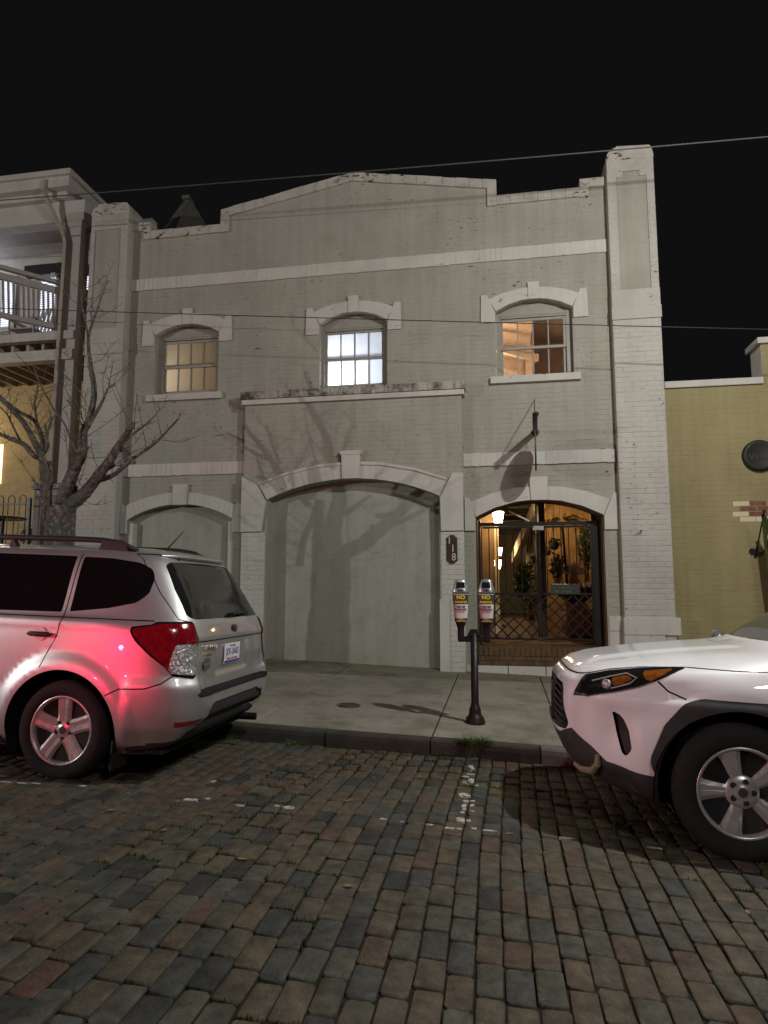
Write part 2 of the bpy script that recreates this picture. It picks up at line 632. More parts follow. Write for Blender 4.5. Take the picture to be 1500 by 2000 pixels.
def blob(mb, cx, cy, rx, ry, z0, z1, r, n=11, ang=0.0):
    pts = []
    for k in range(n):
        a = 2 * math.pi * k / n
        q = 1 + r.uniform(-0.32, 0.28)
        dx, dy = rx * q * math.copysign(abs(math.cos(a)) ** 0.7, math.cos(a)), ry * q * math.copysign(abs(math.sin(a)) ** 0.7, math.sin(a))
        pts.append((cx + dx * math.cos(ang) - dy * math.sin(ang), cy + dx * math.sin(ang) + dy * math.cos(ang)))
    mb.zprism(pts, z0, z1)


def paint_marks(name, spots):
    mb = MB()
    r = random.Random(5)
    for (cx, cy, rx, ry) in spots:
        # keep the flake on one block, never across an open joint
        best = min(range(len(pavers)), key=lambda i: abs(pavers[i][0] - cx) / PW + abs(pavers[i][1] - cy) / PL_)
        px, py, w, l = pavers[best]
        cx = min(max(cx, px - w / 2 + rx), px + w / 2 - rx) if rx < w / 2 else px
        cy = min(max(cy, py - l / 2 + ry), py + l / 2 - ry) if ry < l / 2 else py
        rx, ry = min(rx, w / 2 - .004), min(ry, l / 2 - .004)
        blob(mb, cx, cy, rx, ry, paver_top[best] - 0.012, paver_top[best] + 0.0028, r)
    o = mb.build(name, ROADPAINT)
    o['kind'] = 'structure'
    return o


rr = random.Random(3)
sp = []
yy = 5.55
while yy > 4.12:
    if rr.random() < 0.85:
        sp.append((-0.27 + rr.uniform(-.03, .03), yy, rr.uniform(.012, .036), rr.uniform(.012, .045)))
        if rr.random() < 0.6: sp.append((-0.235 + rr.uniform(-.02, .03), yy + .03, .015, .02))
    yy -= rr.uniform(.05, .10)
for cx in (-0.70, -0.60, -0.45, -0.36, -0.30, -0.24, -0.18, -0.12, -0.08):
    sp.append((cx, 4.04 + rr.uniform(-.02, .02), rr.uniform(.012, .03), rr.uniform(.008, .016)))
paint_marks('stall_divider_marking', sp)
paint_marks('parking_edge_marking', [(-1.33, 4.09, .035, .02), (-1.40, 4.11, .02, .014), (-1.58, 4.05, .03, .008), (-1.91, 4.08, .04, .022), (-1.86, 4.12, .02, .014),
                             (-2.44, 4.09, .035, .008), (-2.76, 4.13, .035, .015), (-3.07, 4.09, .035, .009), (-3.17, 4.08, .04, .012), (-3.27, 4.06, .04, .009),
                             (-2.02, 4.52, .015, .03), (0.31, 4.04, .035, .013), (0.82, 4.03, .04, .01)])

# moss and weeds in the joints
mb = MB()
rm = random.Random(21)
for i, (px, py, w, l) in enumerate(pavers):
    d = noise.noise(Vector((px * 0.9 + 5, py * 0.7, 1.7))) + 0.35 * noise.noise(Vector((px * 3, py * 3, 4)))
    lim = -0.05 if px > 0.2 else (0.04 if py > 3.6 else 0.16)
    if d < lim: continue
    for side in (0, 1):
        if rm.random() > 0.75: continue
        cnt = int(22 + 90 * (d - lim))
        ph = rm.random() * 9
        for _ in range(cnt):
            if side == 0:
                t = rm.uniform(-.5, .5) * l
                if noise.noise(Vector((t * 25, ph, px))) < -0.05: continue
                bx, by = px + w / 2 + PG / 2 + rm.gauss(0, .004), py + t
            else:
                bx, by = px + rm.uniform(-.5, .5) * w, py + l / 2 + PG / 2 + rm.gauss(0, .004)
            bz = paver_top[i] - 0.014
            a = rm.random() * 6.28
            h = rm.uniform(.015, .034)
            s = rm.uniform(.0025, .006)
            lean = rm.uniform(0, .012)
            c2, s2 = math.cos(a), math.sin(a)
            mb.add([(bx - s2 * s, by + c2 * s, bz), (bx + s2 * s, by - c2 * s, bz), (bx + c2 * lean, by + s2 * lean, bz + h)], [(0, 1, 2)])
o = mb.build('joint_moss', MOSS, fix=False)
tag(o, 'yellow green moss growing in the joints of the brick street', 'moss', kind='stuff')

# kerb of dark stones
kerb = bpy.data.objects.new('kerb', None)
COL.objects.link(kerb)
kerb['kind'] = 'structure'
kx = [-40, -12, -6.3, -5.35, -4.4, -3.45, -2.52, -1.57, -0.63, 0.30, 1.25, 2.2, 3.15, 4.1, 12, 40]
for i in range(len(kx) - 1):
    mb = MB()
    a, b = kx[i] + .006, kx[i + 1] - .006
    y0, y1 = 5.90 + rr.uniform(-.006, .006), 6.02
    zt0, zt1 = walk_z(a, 5.95) - .004 + rr.uniform(-.004, .004), walk_z(b, 5.95) - .004
    n = 6
    vs, fs = [], []
    for k in range(n + 1):
        xx = a + (b - a) * k / n
        zt = zt0 + (zt1 - zt0) * k / n
        j = rr.uniform(-.008, .006)
        vs += [(xx, y0 - .012 + j, road_z(xx, 5.9) - .1), (xx, y0 - .006 + j, zt - .05), (xx, y0 + j, zt - .016), (xx, y0 + .014 + j, zt), (xx, y1, zt), (xx, y1, zt - .25)]
    for k in range(n):
        for q in range(5):
            fs.append((k * 6 + q, k * 6 + 6 + q, k * 6 + 7 + q, k * 6 + 1 + q))
    fs += [(0, 1, 2, 3, 4, 5), tuple(n * 6 + q for q in (5, 4, 3, 2, 1, 0))]
    mb.add(vs, fs)
    mb.build('kerb_stone', KERBL if i == 9 else KERB, kerb)

# pavement slabs
walk = bpy.data.objects.new('sidewalk', None)
COL.objects.link(walk)
walk['kind'] = 'structure'
sx = [-40, -12, -9.0, -7.35, -5.7, -4.0, -2.29, -0.63, 0.52, 1.75, 3.2, 4.9, 12, 40]


for i in range(len(sx) - 1):
    cut = 9.08 + 0.12 * (sx[i] + 2) if -8 < sx[i] < 4 else 9.1
    cut2 = 9.08 + 0.12 * (sx[i + 1] + 2) if -8 < sx[i + 1] < 4 else 9.1
    mb = MB()
    g = .006
    for (q0, q1, q2, q3, mat, lf) in ((6.03, 6.03, cut2, cut, CONCRETE, rr.uniform(-.004, .003)), (cut, cut2, 11.2, 11.2, MOSSCONC, rr.uniform(-.006, 0))):
        x0, x1 = sx[i], sx[i + 1]
        c = [(x0 + g, q0 + g), (x1 - g, q1 + g), (x1 - g, q2 - g), (x0 + g, q3 - g)]
        cx = sum(p[0] for p in c) / 4
        cy = sum(p[1] for p in c) / 4
        k = .991
        c2 = [(cx + (p[0] - cx) * (1 - .016 / max(.5, x1 - x0)), cy + (p[1] - cy) * .994) for p in c]
        m2 = MB()
        vs = [(p[0], p[1], walk_z(*p) - .2) for p in c] + [(p[0], p[1], walk_z(*p) + lf - .008) for p in c] + [(p[0], p[1], walk_z(*p) + lf) for p in c2]
        fs = [(8, 9, 10, 11)]
        for q in (0, 4):
            for kk in range(4):
                fs.append((q + kk, q + (kk + 1) % 4, q + 4 + (kk + 1) % 4, q + 4 + kk))
        m2.add(vs, fs)
        m2.build('sidewalk_slab', mat, walk)
sheet('slab_bedding', [-40, 40], [5.98, 11.3], walk_z, JOINT, 0.012)

# utility cover in the pavement
mb = MB()
mz = walk_z(-1.625, 7.06)
mb.lathe([(0.001, .010), (.085, .010), (.098, .004), (.11, -.02)], (0, 0, 0), 'z', 28)
RUSTIRON = pmat('rusty_cover_iron', (0.07, 0.05, 0.036), 0.3, 20, 0.7, 0.6, 60)
cov = thing('utility_cover', (-1.625, 7.06, mz), 'small round rusty utility cover set in the pavement slab', 'utility cover')
cov.rotation_euler = (0.02, SL, 0)
mb.build('lid', RUSTIRON, cov, local=True)
mb = MB()
mb.lathe([(.112, -.02), (.112, .006), (.125, .006), (.13, -.02)], (0, 0, 0), 'z', 28)
mb.build('rim', RUSTIRON, cov, local=True)


# grass tufts along the gutter
def tuft(name, x, y, z, r, h, n, label, seed):
    q = random.Random(seed)
    mb = MB()
    for _ in range(n):
        a = q.random() * 6.28
        d = r * math.sqrt(q.random())
        bx, by = x + d * math.cos(a), y + d * .45 * math.sin(a)
        ln = h * q.uniform(.5, 1.15)
        out = q.uniform(.2, 1.0) * ln
        wd = q.uniform(.002, .004)
        a2 = a + q.uniform(-.7, .7)
        dx, dy = math.cos(a2), math.sin(a2)
        vs = []
        for t in (0, .35, .7, 1.0):
            wx = wd * (1 - t * .92)
            cx, cy, cz = bx + dx * out * t * t, by + dy * out * t * t, z + ln * (t - .35 * t * t)
            vs += [(cx - dy * wx, cy + dx * wx, cz), (cx + dy * wx, cy - dx * wx, cz)]
        mb.add(vs, [(0, 1, 3, 2), (2, 3, 5, 4), (4, 5, 7, 6)])
    o = mb.build(name, GRASS, fix=False)
    tag(o, label, 'grass')
    o['group'] = 'weeds along the kerb'
    return o


tuft('grass_tuft', -0.25, 5.93, walk_z(-.25, 5.95) - .03, .15, .12, 420, 'bushy green grass tuft growing over the kerb below the parking meter', 1)
tuft('grass_tuft', -1.83, 5.84, road_z(-1.83, 5.84) - .01, .11, .07, 110, 'thin grass tuft in the gutter right of the silver car', 2)
tuft('grass_tuft', -2.46, 5.84, road_z(-2.46, 5.84) - .01, .09, .06, 90, 'low grass tuft in the gutter behind the silver car bumper', 3)
tuft('grass_tuft', -0.22, 5.82, road_z(-.2, 5.82) - .01, .07, .05, 60, 'sparse weed at the kerb foot under the bushy tuft', 4)

# fallen leaves
rl = random.Random(9)
for k, (lx, ly) in enumerate([(-0.62, 5.1), (-1.0, 4.35), (0.02, 4.02), (-0.05, 5.0), (-0.72, 3.15), (-2.0, 4.0), (-1.85, 3.55), (-0.95, 4.95), (1.05, 3.35), (-1.3, 3.3), (-2.3, 3.75)]):
    mb = MB()
    a = rl.random() * 6.28
    s = rl.uniform(.022, .034)
    pts = [(-1, 0, .1), (-.45, .35, .25), (.2, .42, .1), (1, 0, .3), (.2, -.42, .2), (-.45, -.35, .05)]
    z = road_z(lx, ly) + .006
    vs = [(lx + s * (p[0] * math.cos(a) - p[1] * math.sin(a)), ly + s * (p[0] * math.sin(a) + p[1] * math.cos(a)), z + s * p[2] * .6) for p in pts]
    vs.append((lx, ly, z))
    mb.add(vs, [(6, 0, 1), (6, 1, 2), (6, 2, 3), (6, 3, 4), (6, 4, 5), (6, 5, 0)])
    o = mb.build('fallen_leaf', LEAFDRY, fix=False)
    tag(o, 'small curled dry leaf lying on the brick street', 'leaf', 'fallen leaves on the street')
# ------------------------------------------------------------------ main building
FD, BF, PF = 10.10, 9.95, 9.92        # depth of the wall field, of the middle bay, of the corner piers
CO = 0.0755
bld = thing('painted_brick_building', (-2.3, FD, 0.25), 'two storey grey painted brick building with stepped gable and arched openings', 'building')

win_x = [(-5.77, -4.61), (-2.85, -1.73), (0.0, 1.16)]
win_b = [4.60, 4.40, 4.60]
WZS, WZC = 5.70, 5.87
holes = [arched(a, b, zb, WZS, WZC) for (a, b), zb in zip(win_x, win_b)]
left_arch = arched(-6.14, -4.28, -0.15, 2.52, 2.77)
gate_arch = arched(-0.36, 1.51, -0.15, 2.47, 2.72)
bay_arch = arched(-3.64, -0.90, -0.15, 2.79, 3.09)
outline = [(-6.36, -.2), (1.80, -.2), (1.80, 7.70), (1.33, 7.70), (1.33, 7.57), (0.05, 7.57), (0.05, 7.84), (-2.31, 8.24), (-4.63, 7.82), (-4.63, 7.56), (-5.93, 7.56), (-5.93, 7.72), (-6.36, 7.72)]
mb = MB()
wall_mb(mb, outline, holes + [left_arch, gate_arch, arched(-3.72, -0.82, -0.15, 2.82, 3.17)], FD + .004, FD + .34)
# back of the parapet so that the wall is solid
mb.box(-6.36, 1.80, FD + .345, FD + .36, 6.4, 7.56)
mb.build('wall', WALL, bld)


def brickwork(mb, x0, x1, z0, z1, y, ok, seed, course=CO, bl=0.218, j=0.009, proud=0.0034, jit=0.001, collect=None):
    """laid bricks, faces set proud of their joints; ok(x,z) tells where they may lie"""
    r = random.Random(seed)
    z, row = z0, 0
    while z < z1 - .01:
        h = min(course, z1 - z)
        x = x0 - (bl / 2 if row % 2 else 0) + r.uniform(-.01, .01)
        wig = [r.uniform(-.0012, .0012) for _ in range(2)]
        while x < x1 - .005:
            a, b = max(x, x0), min(x + bl + r.uniform(-.006, .006), x1)
            x = x + bl if b <= x else b
            if b - a < .02: continue
            segs = [(a, b)]
            zz = (z + .012, z + h - .012)
            if not all(ok(q, w) for q in (a + .004, (a + b) / 2, b - .004) for w in zz):
                n = 6
                segs, cur = [], None
                for k in range(n):
                    p, q = a + (b - a) * k / n, a + (b - a) * (k + 1) / n
                    if all(ok(u, w) for u in (p + .003, q - .003) for w in zz):
                        cur = (cur[0], q) if cur else (p, q)
                    else:
                        if cur: segs.append(cur)
                        cur = None
                if cur: segs.append(cur)
            for (p, q) in segs:
                if q - p < .03: continue
                d = proud + r.gauss(0, jit)
                if r.random() < .02: d -= .003
                e = 0.004
                p0, q0, zb, zt = p + j / 2, q - j / 2, z + j / 2 + wig[0], z + h - j / 2 + wig[1]
                tl = r.gauss(0, .0007)
                vs = [(p0, y + .004, zb), (q0, y + .004, zb), (q0, y + .004, zt), (p0, y + .004, zt),
                      (p0 + e, y - d + tl + .004, zb + e), (q0 - e, y - d - tl + .004, zb + e), (q0 - e, y - d - tl + .004, zt - e), (p0 + e, y - d + tl + .004, zt - e)]
                fs = [(4, 5, 6, 7), (0, 1, 5, 4), (1, 2, 6, 5), (2, 3, 7, 6), (3, 0, 4, 7)]
                if collect is not None:
                    collect.append((vs, fs))
                else:
                    mb.add(vs, fs)
        z += h
        row += 1


def between(a, b, x): return a <= x <= b


bay_rect = (-4.05, -0.54)


def field_ok(x, z):
    if not inside((x, z), outline): return False
    if bay_rect[0] < x < bay_rect[1] and z < 4.55: return False
    if 6.52 < z < 6.745 or 3.245 < z < 3.465: return False
    for h in holes:
        if inside((x, z), h): return False
    if inside((x, z), left_arch) or inside((x, z), gate_arch): return False
    return True


mb = MB()
brickwork(mb, -6.30, 1.74, 0.05, 8.24, FD, field_ok, 31)
mb.build('wall_brickwork', WALL, bld, kind='stuff', fix=False)


# trim ------------------------------------------------------------------
def soldier_band(x0, x1, z0, z1, y, seed, name='band_course', mat=TRIM):
    """band of upright bricks"""
    r = random.Random(seed)
    mb = MB()
    x = x0
    mb.box(x0, x1, y - .0225, y + .05, z0 + .006, z1 - .004)
    while x < x1 - .01:
        w = min(.088 + r.uniform(-.006, .008), x1 - x)
        d = .026 + r.gauss(0, .0016)
        e = .003
        zt, zb = z1 + r.gauss(0, .002), z0 + r.gauss(0, .0025)
        vs = [(x + .002, y - .01, zb), (x + w - .002, y - .01, zb), (x + w - .002, y - .01, zt), (x + .002, y - .01, zt),
              (x + .002 + e, y - d, zb + e), (x + w - .002 - e, y - d, zb + e), (x + w - .002 - e, y - d, zt - e), (x + .002 + e, y - d, zt - e)]
        mb.add(vs, [(4, 5, 6, 7), (0, 1, 5, 4), (1, 2, 6, 5), (2, 3, 7, 6), (3, 0, 4, 7)])
        x += w
    return mb.build(name, mat, bld, fix=False)


soldier_band(-6.27, 1.72, 6.53, 6.74, FD, 1)
soldier_band(-6.27, -4.06, 3.25, 3.46, FD, 2)
soldier_band(-0.535, 1.72, 3.25, 3.455, FD, 3)


def arch_ring(x0, x1, zs, zc, ox0, ox1, ozs, ozc, y, d, nv, seed, name='arch_ring', key=None, mat=TRIM):
    """voussoirs between the inner and the outer arc"""
    r = random.Random(seed)
    sub = 3
    A = arc(x0, x1, zs, zc, nv * sub)
    Bq = arc(ox0, ox1, ozs, ozc, nv * sub)
    mb = MB()
    for k in range(nv):
        seg = range(k * sub, k * sub + sub + 1)
        inn = [A[i] for i in seg]
        out = [Bq[i] for i in seg]
        if nv > 4:
            g = .0022
            inn = [(inn[0][0] + g, inn[0][1])] + inn[1:-1] + [(inn[-1][0] - g, inn[-1][1])]
            out = [(out[0][0] + g, out[0][1])] + out[1:-1] + [(out[-1][0] - g, out[-1][1])]
        mb.prism(inn + out[::-1], y - d + r.gauss(0, .0016), y + .06)
    mb.prism(A + Bq[::-1], y - d + .0035, y + .05) if nv > 4 else None
    return mb.build(name, mat, bld, bevel=0)


def keystone(cx, w0, w1, z0, z1, y, d=.05):
    mb = MB()
    mb.prism([(cx - w0 / 2, z0), (cx + w0 / 2, z0), (cx + w1 / 2, z1), (cx - w1 / 2, z1)], y - d, y + .05)
    return mb.build('keystone', TRIM, bld, bevel=.004)


def ear(poly, y, d=.034):
    mb = MB()
    mb.prism(poly, y - d, y + .05)
    return mb.build('springer_block', TRIM, bld, bevel=.004)


for wi, (a, b) in enumerate(win_x):
    c = (a + b) / 2
    arch_ring(a, b, WZS, WZC, a - .105, b + .105, 5.905, 6.055, FD, .03, 2, 10 + wi)
    keystone(c + .005, .165, .175, 5.855, 6.135, FD)
    ear([(a - .235, 5.52), (a - .012, 5.52), (a - .012, 5.69), (a - .125, 5.975), (a - .225, 5.975)], FD)
    ear([(b + .012, 5.52), (b + .235, 5.52), (b + .225, 5.975), (b + .125, 5.975), (b + .012, 5.69)], FD)
    if wi != 1:
        mb = MB()
        mb.box(a - .10, b + .09, FD - .07, FD + .12, 4.53, 4.64)
        mb.build('window_sill', TRIM, bld, bevel=.006)
arch_ring(-6.14, -4.28, 2.52, 2.77, -6.22, -4.225, 2.74, 2.965, FD, .03, 22, 20)
keystone(-5.195, .24, .26, 2.755, 3.10, FD, .06)
ear([(-6.262, 2.29), (-6.145, 2.29), (-6.145, 2.52), (-6.225, 2.78), (-6.262, 2.78)], FD)
ear([(-4.275, 2.29), (-4.10, 2.29), (-4.10, 2.76), (-4.215, 2.76), (-4.275, 2.52)], FD)
arch_ring(-0.36, 1.51, 2.47, 2.72, -0.435, 1.60, 2.70, 2.925, FD, .03, 2, 21)
keystone(0.585, .235, .27, 2.705, 3.06, FD, .06)
ear([(-0.525, 2.26), (-0.366, 2.26), (-0.366, 2.46), (-0.445, 2.75), (-0.525, 2.78)], FD)
ear([(1.516, 2.25), (1.715, 2.25), (1.715, 2.79), (1.655, 2.79), (1.516, 2.46)], FD)
# middle bay -------------------------------------------------------------
mb = MB()
bay_out = [(-4.05, -.2), (-0.54, -.2), (-0.54, 4.36), (-4.05, 4.36)]
wall_mb(mb, bay_out, [bay_arch], BF + .004, FD + .28)
mb.build('bay_wall', WALL, bld)


def bay_ok(x, z):
    return not inside((x, z), bay_arch) and -4.045 < x < -0.545 and z < 4.345


mb = MB()
brickwork(mb, -4.045, -0.545, 0.05, 4.345, BF, bay_ok, 47)
mb.build('bay_brickwork', WALL, bld, kind='stuff', fix=False)
arch_ring(-3.64, -0.90, 2.79, 3.09, -3.775, -0.785, 3.02, 3.31, BF, .03, 30, 22)
arch_ring(-3.775, -0.785, 3.022, 3.312, -3.80, -0.76, 3.055, 3.36, BF, .05, 2, 23, 'arch_moulding')
keystone(-2.27, .265, .30, 3.085, 3.50, BF, .075)
mb = MB()
mb.box(-2.44, -2.10, BF - .085, BF + .02, 3.46, 3.525)
mb.build('keystone_cap', TRIM, bld, bevel=.006)
ear([(-4.065, 2.28), (-3.72, 2.28), (-3.655, 2.76), (-3.80, 3.03), (-4.065, 3.17)], BF, .04)
ear([(-0.875, 2.25), (-0.535, 2.25), (-0.535, 3.13), (-0.70, 3.13), (-0.885, 2.76)], BF, .04)
pier_white = []
for (a, b, z0, z1, y) in ((-4.06, -3.66, -.1, 2.27, BF), (-0.88, -0.532, -.1, 2.24, BF)):
    mb = MB()
    mb.box(a, b, y - .006, y + .02, z0, z1)
    brickwork(mb, a, b, 0.08, z1, y - .012, lambda x, z: True, int(a * 100))
    mb.build('white_pier', TRIM, bld, fix=False)
mb = MB()
mb.box(-0.905, -0.76, BF - .035, BF + .2, -.1, 1.23)
mb.build('pier_base', TRIM, bld, bevel=.005)
mb = MB()
mb.box(-4.09, -0.50, BF - .055, FD + .02, 4.345, 4.425)
mb.build('bay_cornice', TRIM, bld, bevel=.005)
mb = MB()
r = random.Random(4)
xx = -4.11
while xx < -0.485:
    w = min(.215 + r.uniform(-.01, .01), -0.48 - xx)
    if w > .02: mb.box(xx + .002, xx + w - .002, BF - .075 + r.gauss(0, .002), FD + .02, 4.43, 4.555 + r.gauss(0, .0025))
    xx += w
mb.build('bay_ledge', LEDGE, bld, bevel=.004)
# filled arches ------------------------------------------------------------
mb = MB()
mb.prism(arched(-3.66, -0.88, -.15, 2.79, 3.11), FD + .10, FD + .2)
mb.build('stucco_infill', STUCCO, bld, label='smooth grey stucco filling the wide middle arch')
mb = MB()
mb.prism(arched(-6.16, -4.26, -.15, 2.52, 2.79), FD + .15, FD + .25)
mb.build('stucco_infill', STUCCO, bld, label='smooth grey stucco filling the small left arch')
mb = MB()
for (a, b) in ((-6.135, -6.05), (-4.36, -4.285)):
    mb.box(a, b, FD + .02, FD + .16, -.15, 2.47)
mb.build('arch_jamb', TRIM, bld)
# coping --------------------------------------------------------------------
mb = MB()
r = random.Random(8)


def coping_run(mb, p, q, t=.15, y0=FD - .045, y1=FD + .36, step=.21):
    a, b = Vector((p[0], 0, p[1])), Vector((q[0], 0, q[1]))
    L_ = (b - a).length
    n = max(1, int(L_ / step))
    for k in range(n):
        u, v = a.lerp(b, k / n), a.lerp(b, (k + 1) / n)
        g = .0015
        dz = r.gauss(0, .0025)
        db = r.gauss(0, .002)
        mb.prism([(u.x + g, u.z - t + db), (v.x - g, v.z - t + db), (v.x - g, v.z + dz), (u.x + g, u.z + dz)], y0 + r.gauss(0, .002), y1)


coping_run(mb, (-6.27, 7.78), (-5.93, 7.78), .15)
coping_run(mb, (-5.93, 7.61), (-4.63, 7.61), .15)
coping_run(mb, (-4.63, 7.87), (-2.31, 8.29), .15)
coping_run(mb, (-2.31, 8.29), (0.05, 7.89), .15)
coping_run(mb, (0.05, 7.62), (1.33, 7.62), .15)
coping_run(mb, (1.33, 7.755), (1.72, 7.755), .15)
for (a, b, z0, z1) in ((-6.06, -5.93, 7.46, 7.64), (-4.63, -4.48, 7.46, 7.75), (-0.10, 0.05, 7.46, 7.77), (1.33, 1.46, 7.46, 7.63)):
    mb.box(a, b, FD - .043, FD + .355, z0, z1)
mb.build('parapet_coping', COPING, bld, bevel=.004)

# corner piers --------------------------------------------------------------
pier_bricks = []


def pier(x0, x1, zt, px0, px1, steps, seed, collect):
    mb = MB()
    pz0, pz1 = 5.83, 7.63
    # body: below, beside and above the sunk panel
    mb.box(x0, x1, PF + .035, FD + .33, -.2, zt - .18)
    mb.box(x0, x1, PF + .004, PF + .033, -.2, pz0)
    mb.box(x0, px0, PF + .004, PF + .033, pz0 + .001, zt - .2)
    mb.box(px1, x1, PF + .004, PF + .033, pz0 + .001, zt - .2)
    mb.box(px0 + .001, px1 - .001, PF + .004, PF + .033, pz1 + .09, zt - .2)
    if steps:
        mb.box(px0 + .001, px0 + .10, PF + .004, PF + .033, pz1, pz1 + .089)
        mb.box(px1 - .10, px1 - .001, PF + .004, PF + .033, pz1, pz1 + .089)
    else:
        mb.box(px0 + .001, px1 - .001, PF + .004, PF + .033, pz1, pz1 + .089)
    o = mb.build('corner_pier', PIERW, bld)

    def ok(x, z):
        if 5.36 < z < 5.84: return False
        if px0 - .004 < x < px1 + .004 and 5.8 < z < pz1 + .01: return False
        if steps and px0 + .1 < x < px1 - .1 and 5.8 < z < pz1 + .09: return False
        return z < zt - .2
    mb = MB()
    brickwork(mb, x0 + .002, x1 - .002, 0.10, zt - .2, PF, ok, seed, jit=.0016, proud=.005, collect=collect)
    if collect is None:
        mb.build('pier_brickwork', PIERW, bld, kind='stuff', fix=False)
    # sunk panel, plain bands, rounded head
    mb = MB()
    mb.box(px0 + .002, px1 - .002, PF + .026, PF + .034, pz0 + .002, pz1 + (.088 if steps else 0))
    mb.build('sunk_panel', WALL, bld)
    mb = MB()
    mb.box(x0 - .004, x1 + .004, PF - .010, PF + .03, 5.56, pz0 - .003)
    mb.box(x0 - .012, x1 + .012, PF - .022, PF + .03, 5.365, 5.556)
    mb.build('pier_band', PIERW, bld, bevel=.004)
    mb = MB()
    z0 = zt - .2
    w = x1 - x0
    prof = [(x0 - .008, z0), (x1 + .008, z0), (x1 + .008, z0 + .05), (x1 - .02, zt - .03), (x1 - .05, zt), (x0 + .16, zt + .03), (x0 + .08, zt - .01), (x0 + .02, zt - .07), (x0 - .008, z0 + .05)]
    mb.prism(prof, PF - .006, FD + .335)
    mb.build('pier_head', COPING, bld, bevel=.012)
    return o


pr = pier(1.72, 2.40, 8.11, 1.85, 2.29, True, 71, pier_bricks)
pl = pier(-6.98, -6.27, 8.10, -6.91, -6.41, False, 72, None)
pier_bricks.sort(key=lambda b: abs(b[0][4][2] - 2.2))
n = 0
rest = MB()
for vs, fs in pier_bricks:
    if n < 300:
        c = Vector(vs[0])
        me = bpy.data.meshes.new('brick')
        me.from_pydata([tuple(Vector(v) - c) for v in vs], [], fs)
        me.materials.append(PIERW)
        o = bpy.data.objects.new('brick', me)
        COL.objects.link(o)
        o.parent = pr
        o.location = c
        n += 1
    else:
        rest.add(vs, fs)
if rest.v: rest.build('pier_brickwork', PIERW, bld, kind='stuff', fix=False)
# wide white foot courses by the gate and the right pier
mb = MB()
mb.box(1.53, 1.735, FD - .02, FD + .05, .78, .99)
mb.box(1.70, 2.46, PF - .028, PF + .1, .74, .985)
mb.box(1.53, 1.735, FD - .012, FD + .05, -.1, .775)
mb.box(1.70, 2.25, PF - .02, PF + .1, -.2, .735)
mb.build('foot_course', TRIM, bld, bevel=.006)

# brick threshold under the gate ----------------------------------------------
mb = MB()
mb.box(-0.352, 1.50, FD + .012, FD + .8, -.15, .52)
mb.build('threshold_core', STEPBRICK, bld)
r = random.Random(15)
xx = -0.35
protoA = None
while xx < 1.49:
    w = min(.075 + r.uniform(-.004, .004), 1.50 - xx)
    if w > .03:
        mb = MB()
        mb.box(xx + .003, xx + w - .003, FD - .005 + r.gauss(0, .003), FD + .22, .40, .53 + r.gauss(0, .002))
        mb.build('threshold_brick', STEPBRICK, bld, bevel=.004)
    xx += w
for row in range(2):
    xx = -0.35 - (.1 if row else 0)
    while xx < 1.49:
        a, b = max(xx, -.35), min(xx + .2, 1.50)
        if b - a > .03:
            mb = MB()
            mb.box(a + .004, b - .004, FD - .002 + r.gauss(0, .003), FD + .1, .262 + row * .068, .325 + row * .068)
            mb.build('threshold_brick', STEPBRICK, bld, bevel=.004)
        xx += .2
for (a, b) in ((-.53, .08), (.085, .62), (.625, 1.2), (1.205, 1.53)):
    mb = MB()
    mb.box(a, b - .006, FD - .06, FD + .05, -.1, .255)
    mb.build('sill_stone', TRIM, bld, bevel=.008)
# gate reveals in bare brick
mb = MB()
mb.box(-0.358, -0.345, FD + .03, FD + .33, .53, 2.47)
mb.box(1.49, 1.508, FD + .03, FD + .33, .53, 2.47)
mb.prism(arc(-0.352, 1.502, 2.462, 2.712) + arc(-0.342, 1.492, 2.448, 2.698)[::-1], FD + .03, FD + .33)
mb.build('gate_reveal', STEPBRICK, bld)


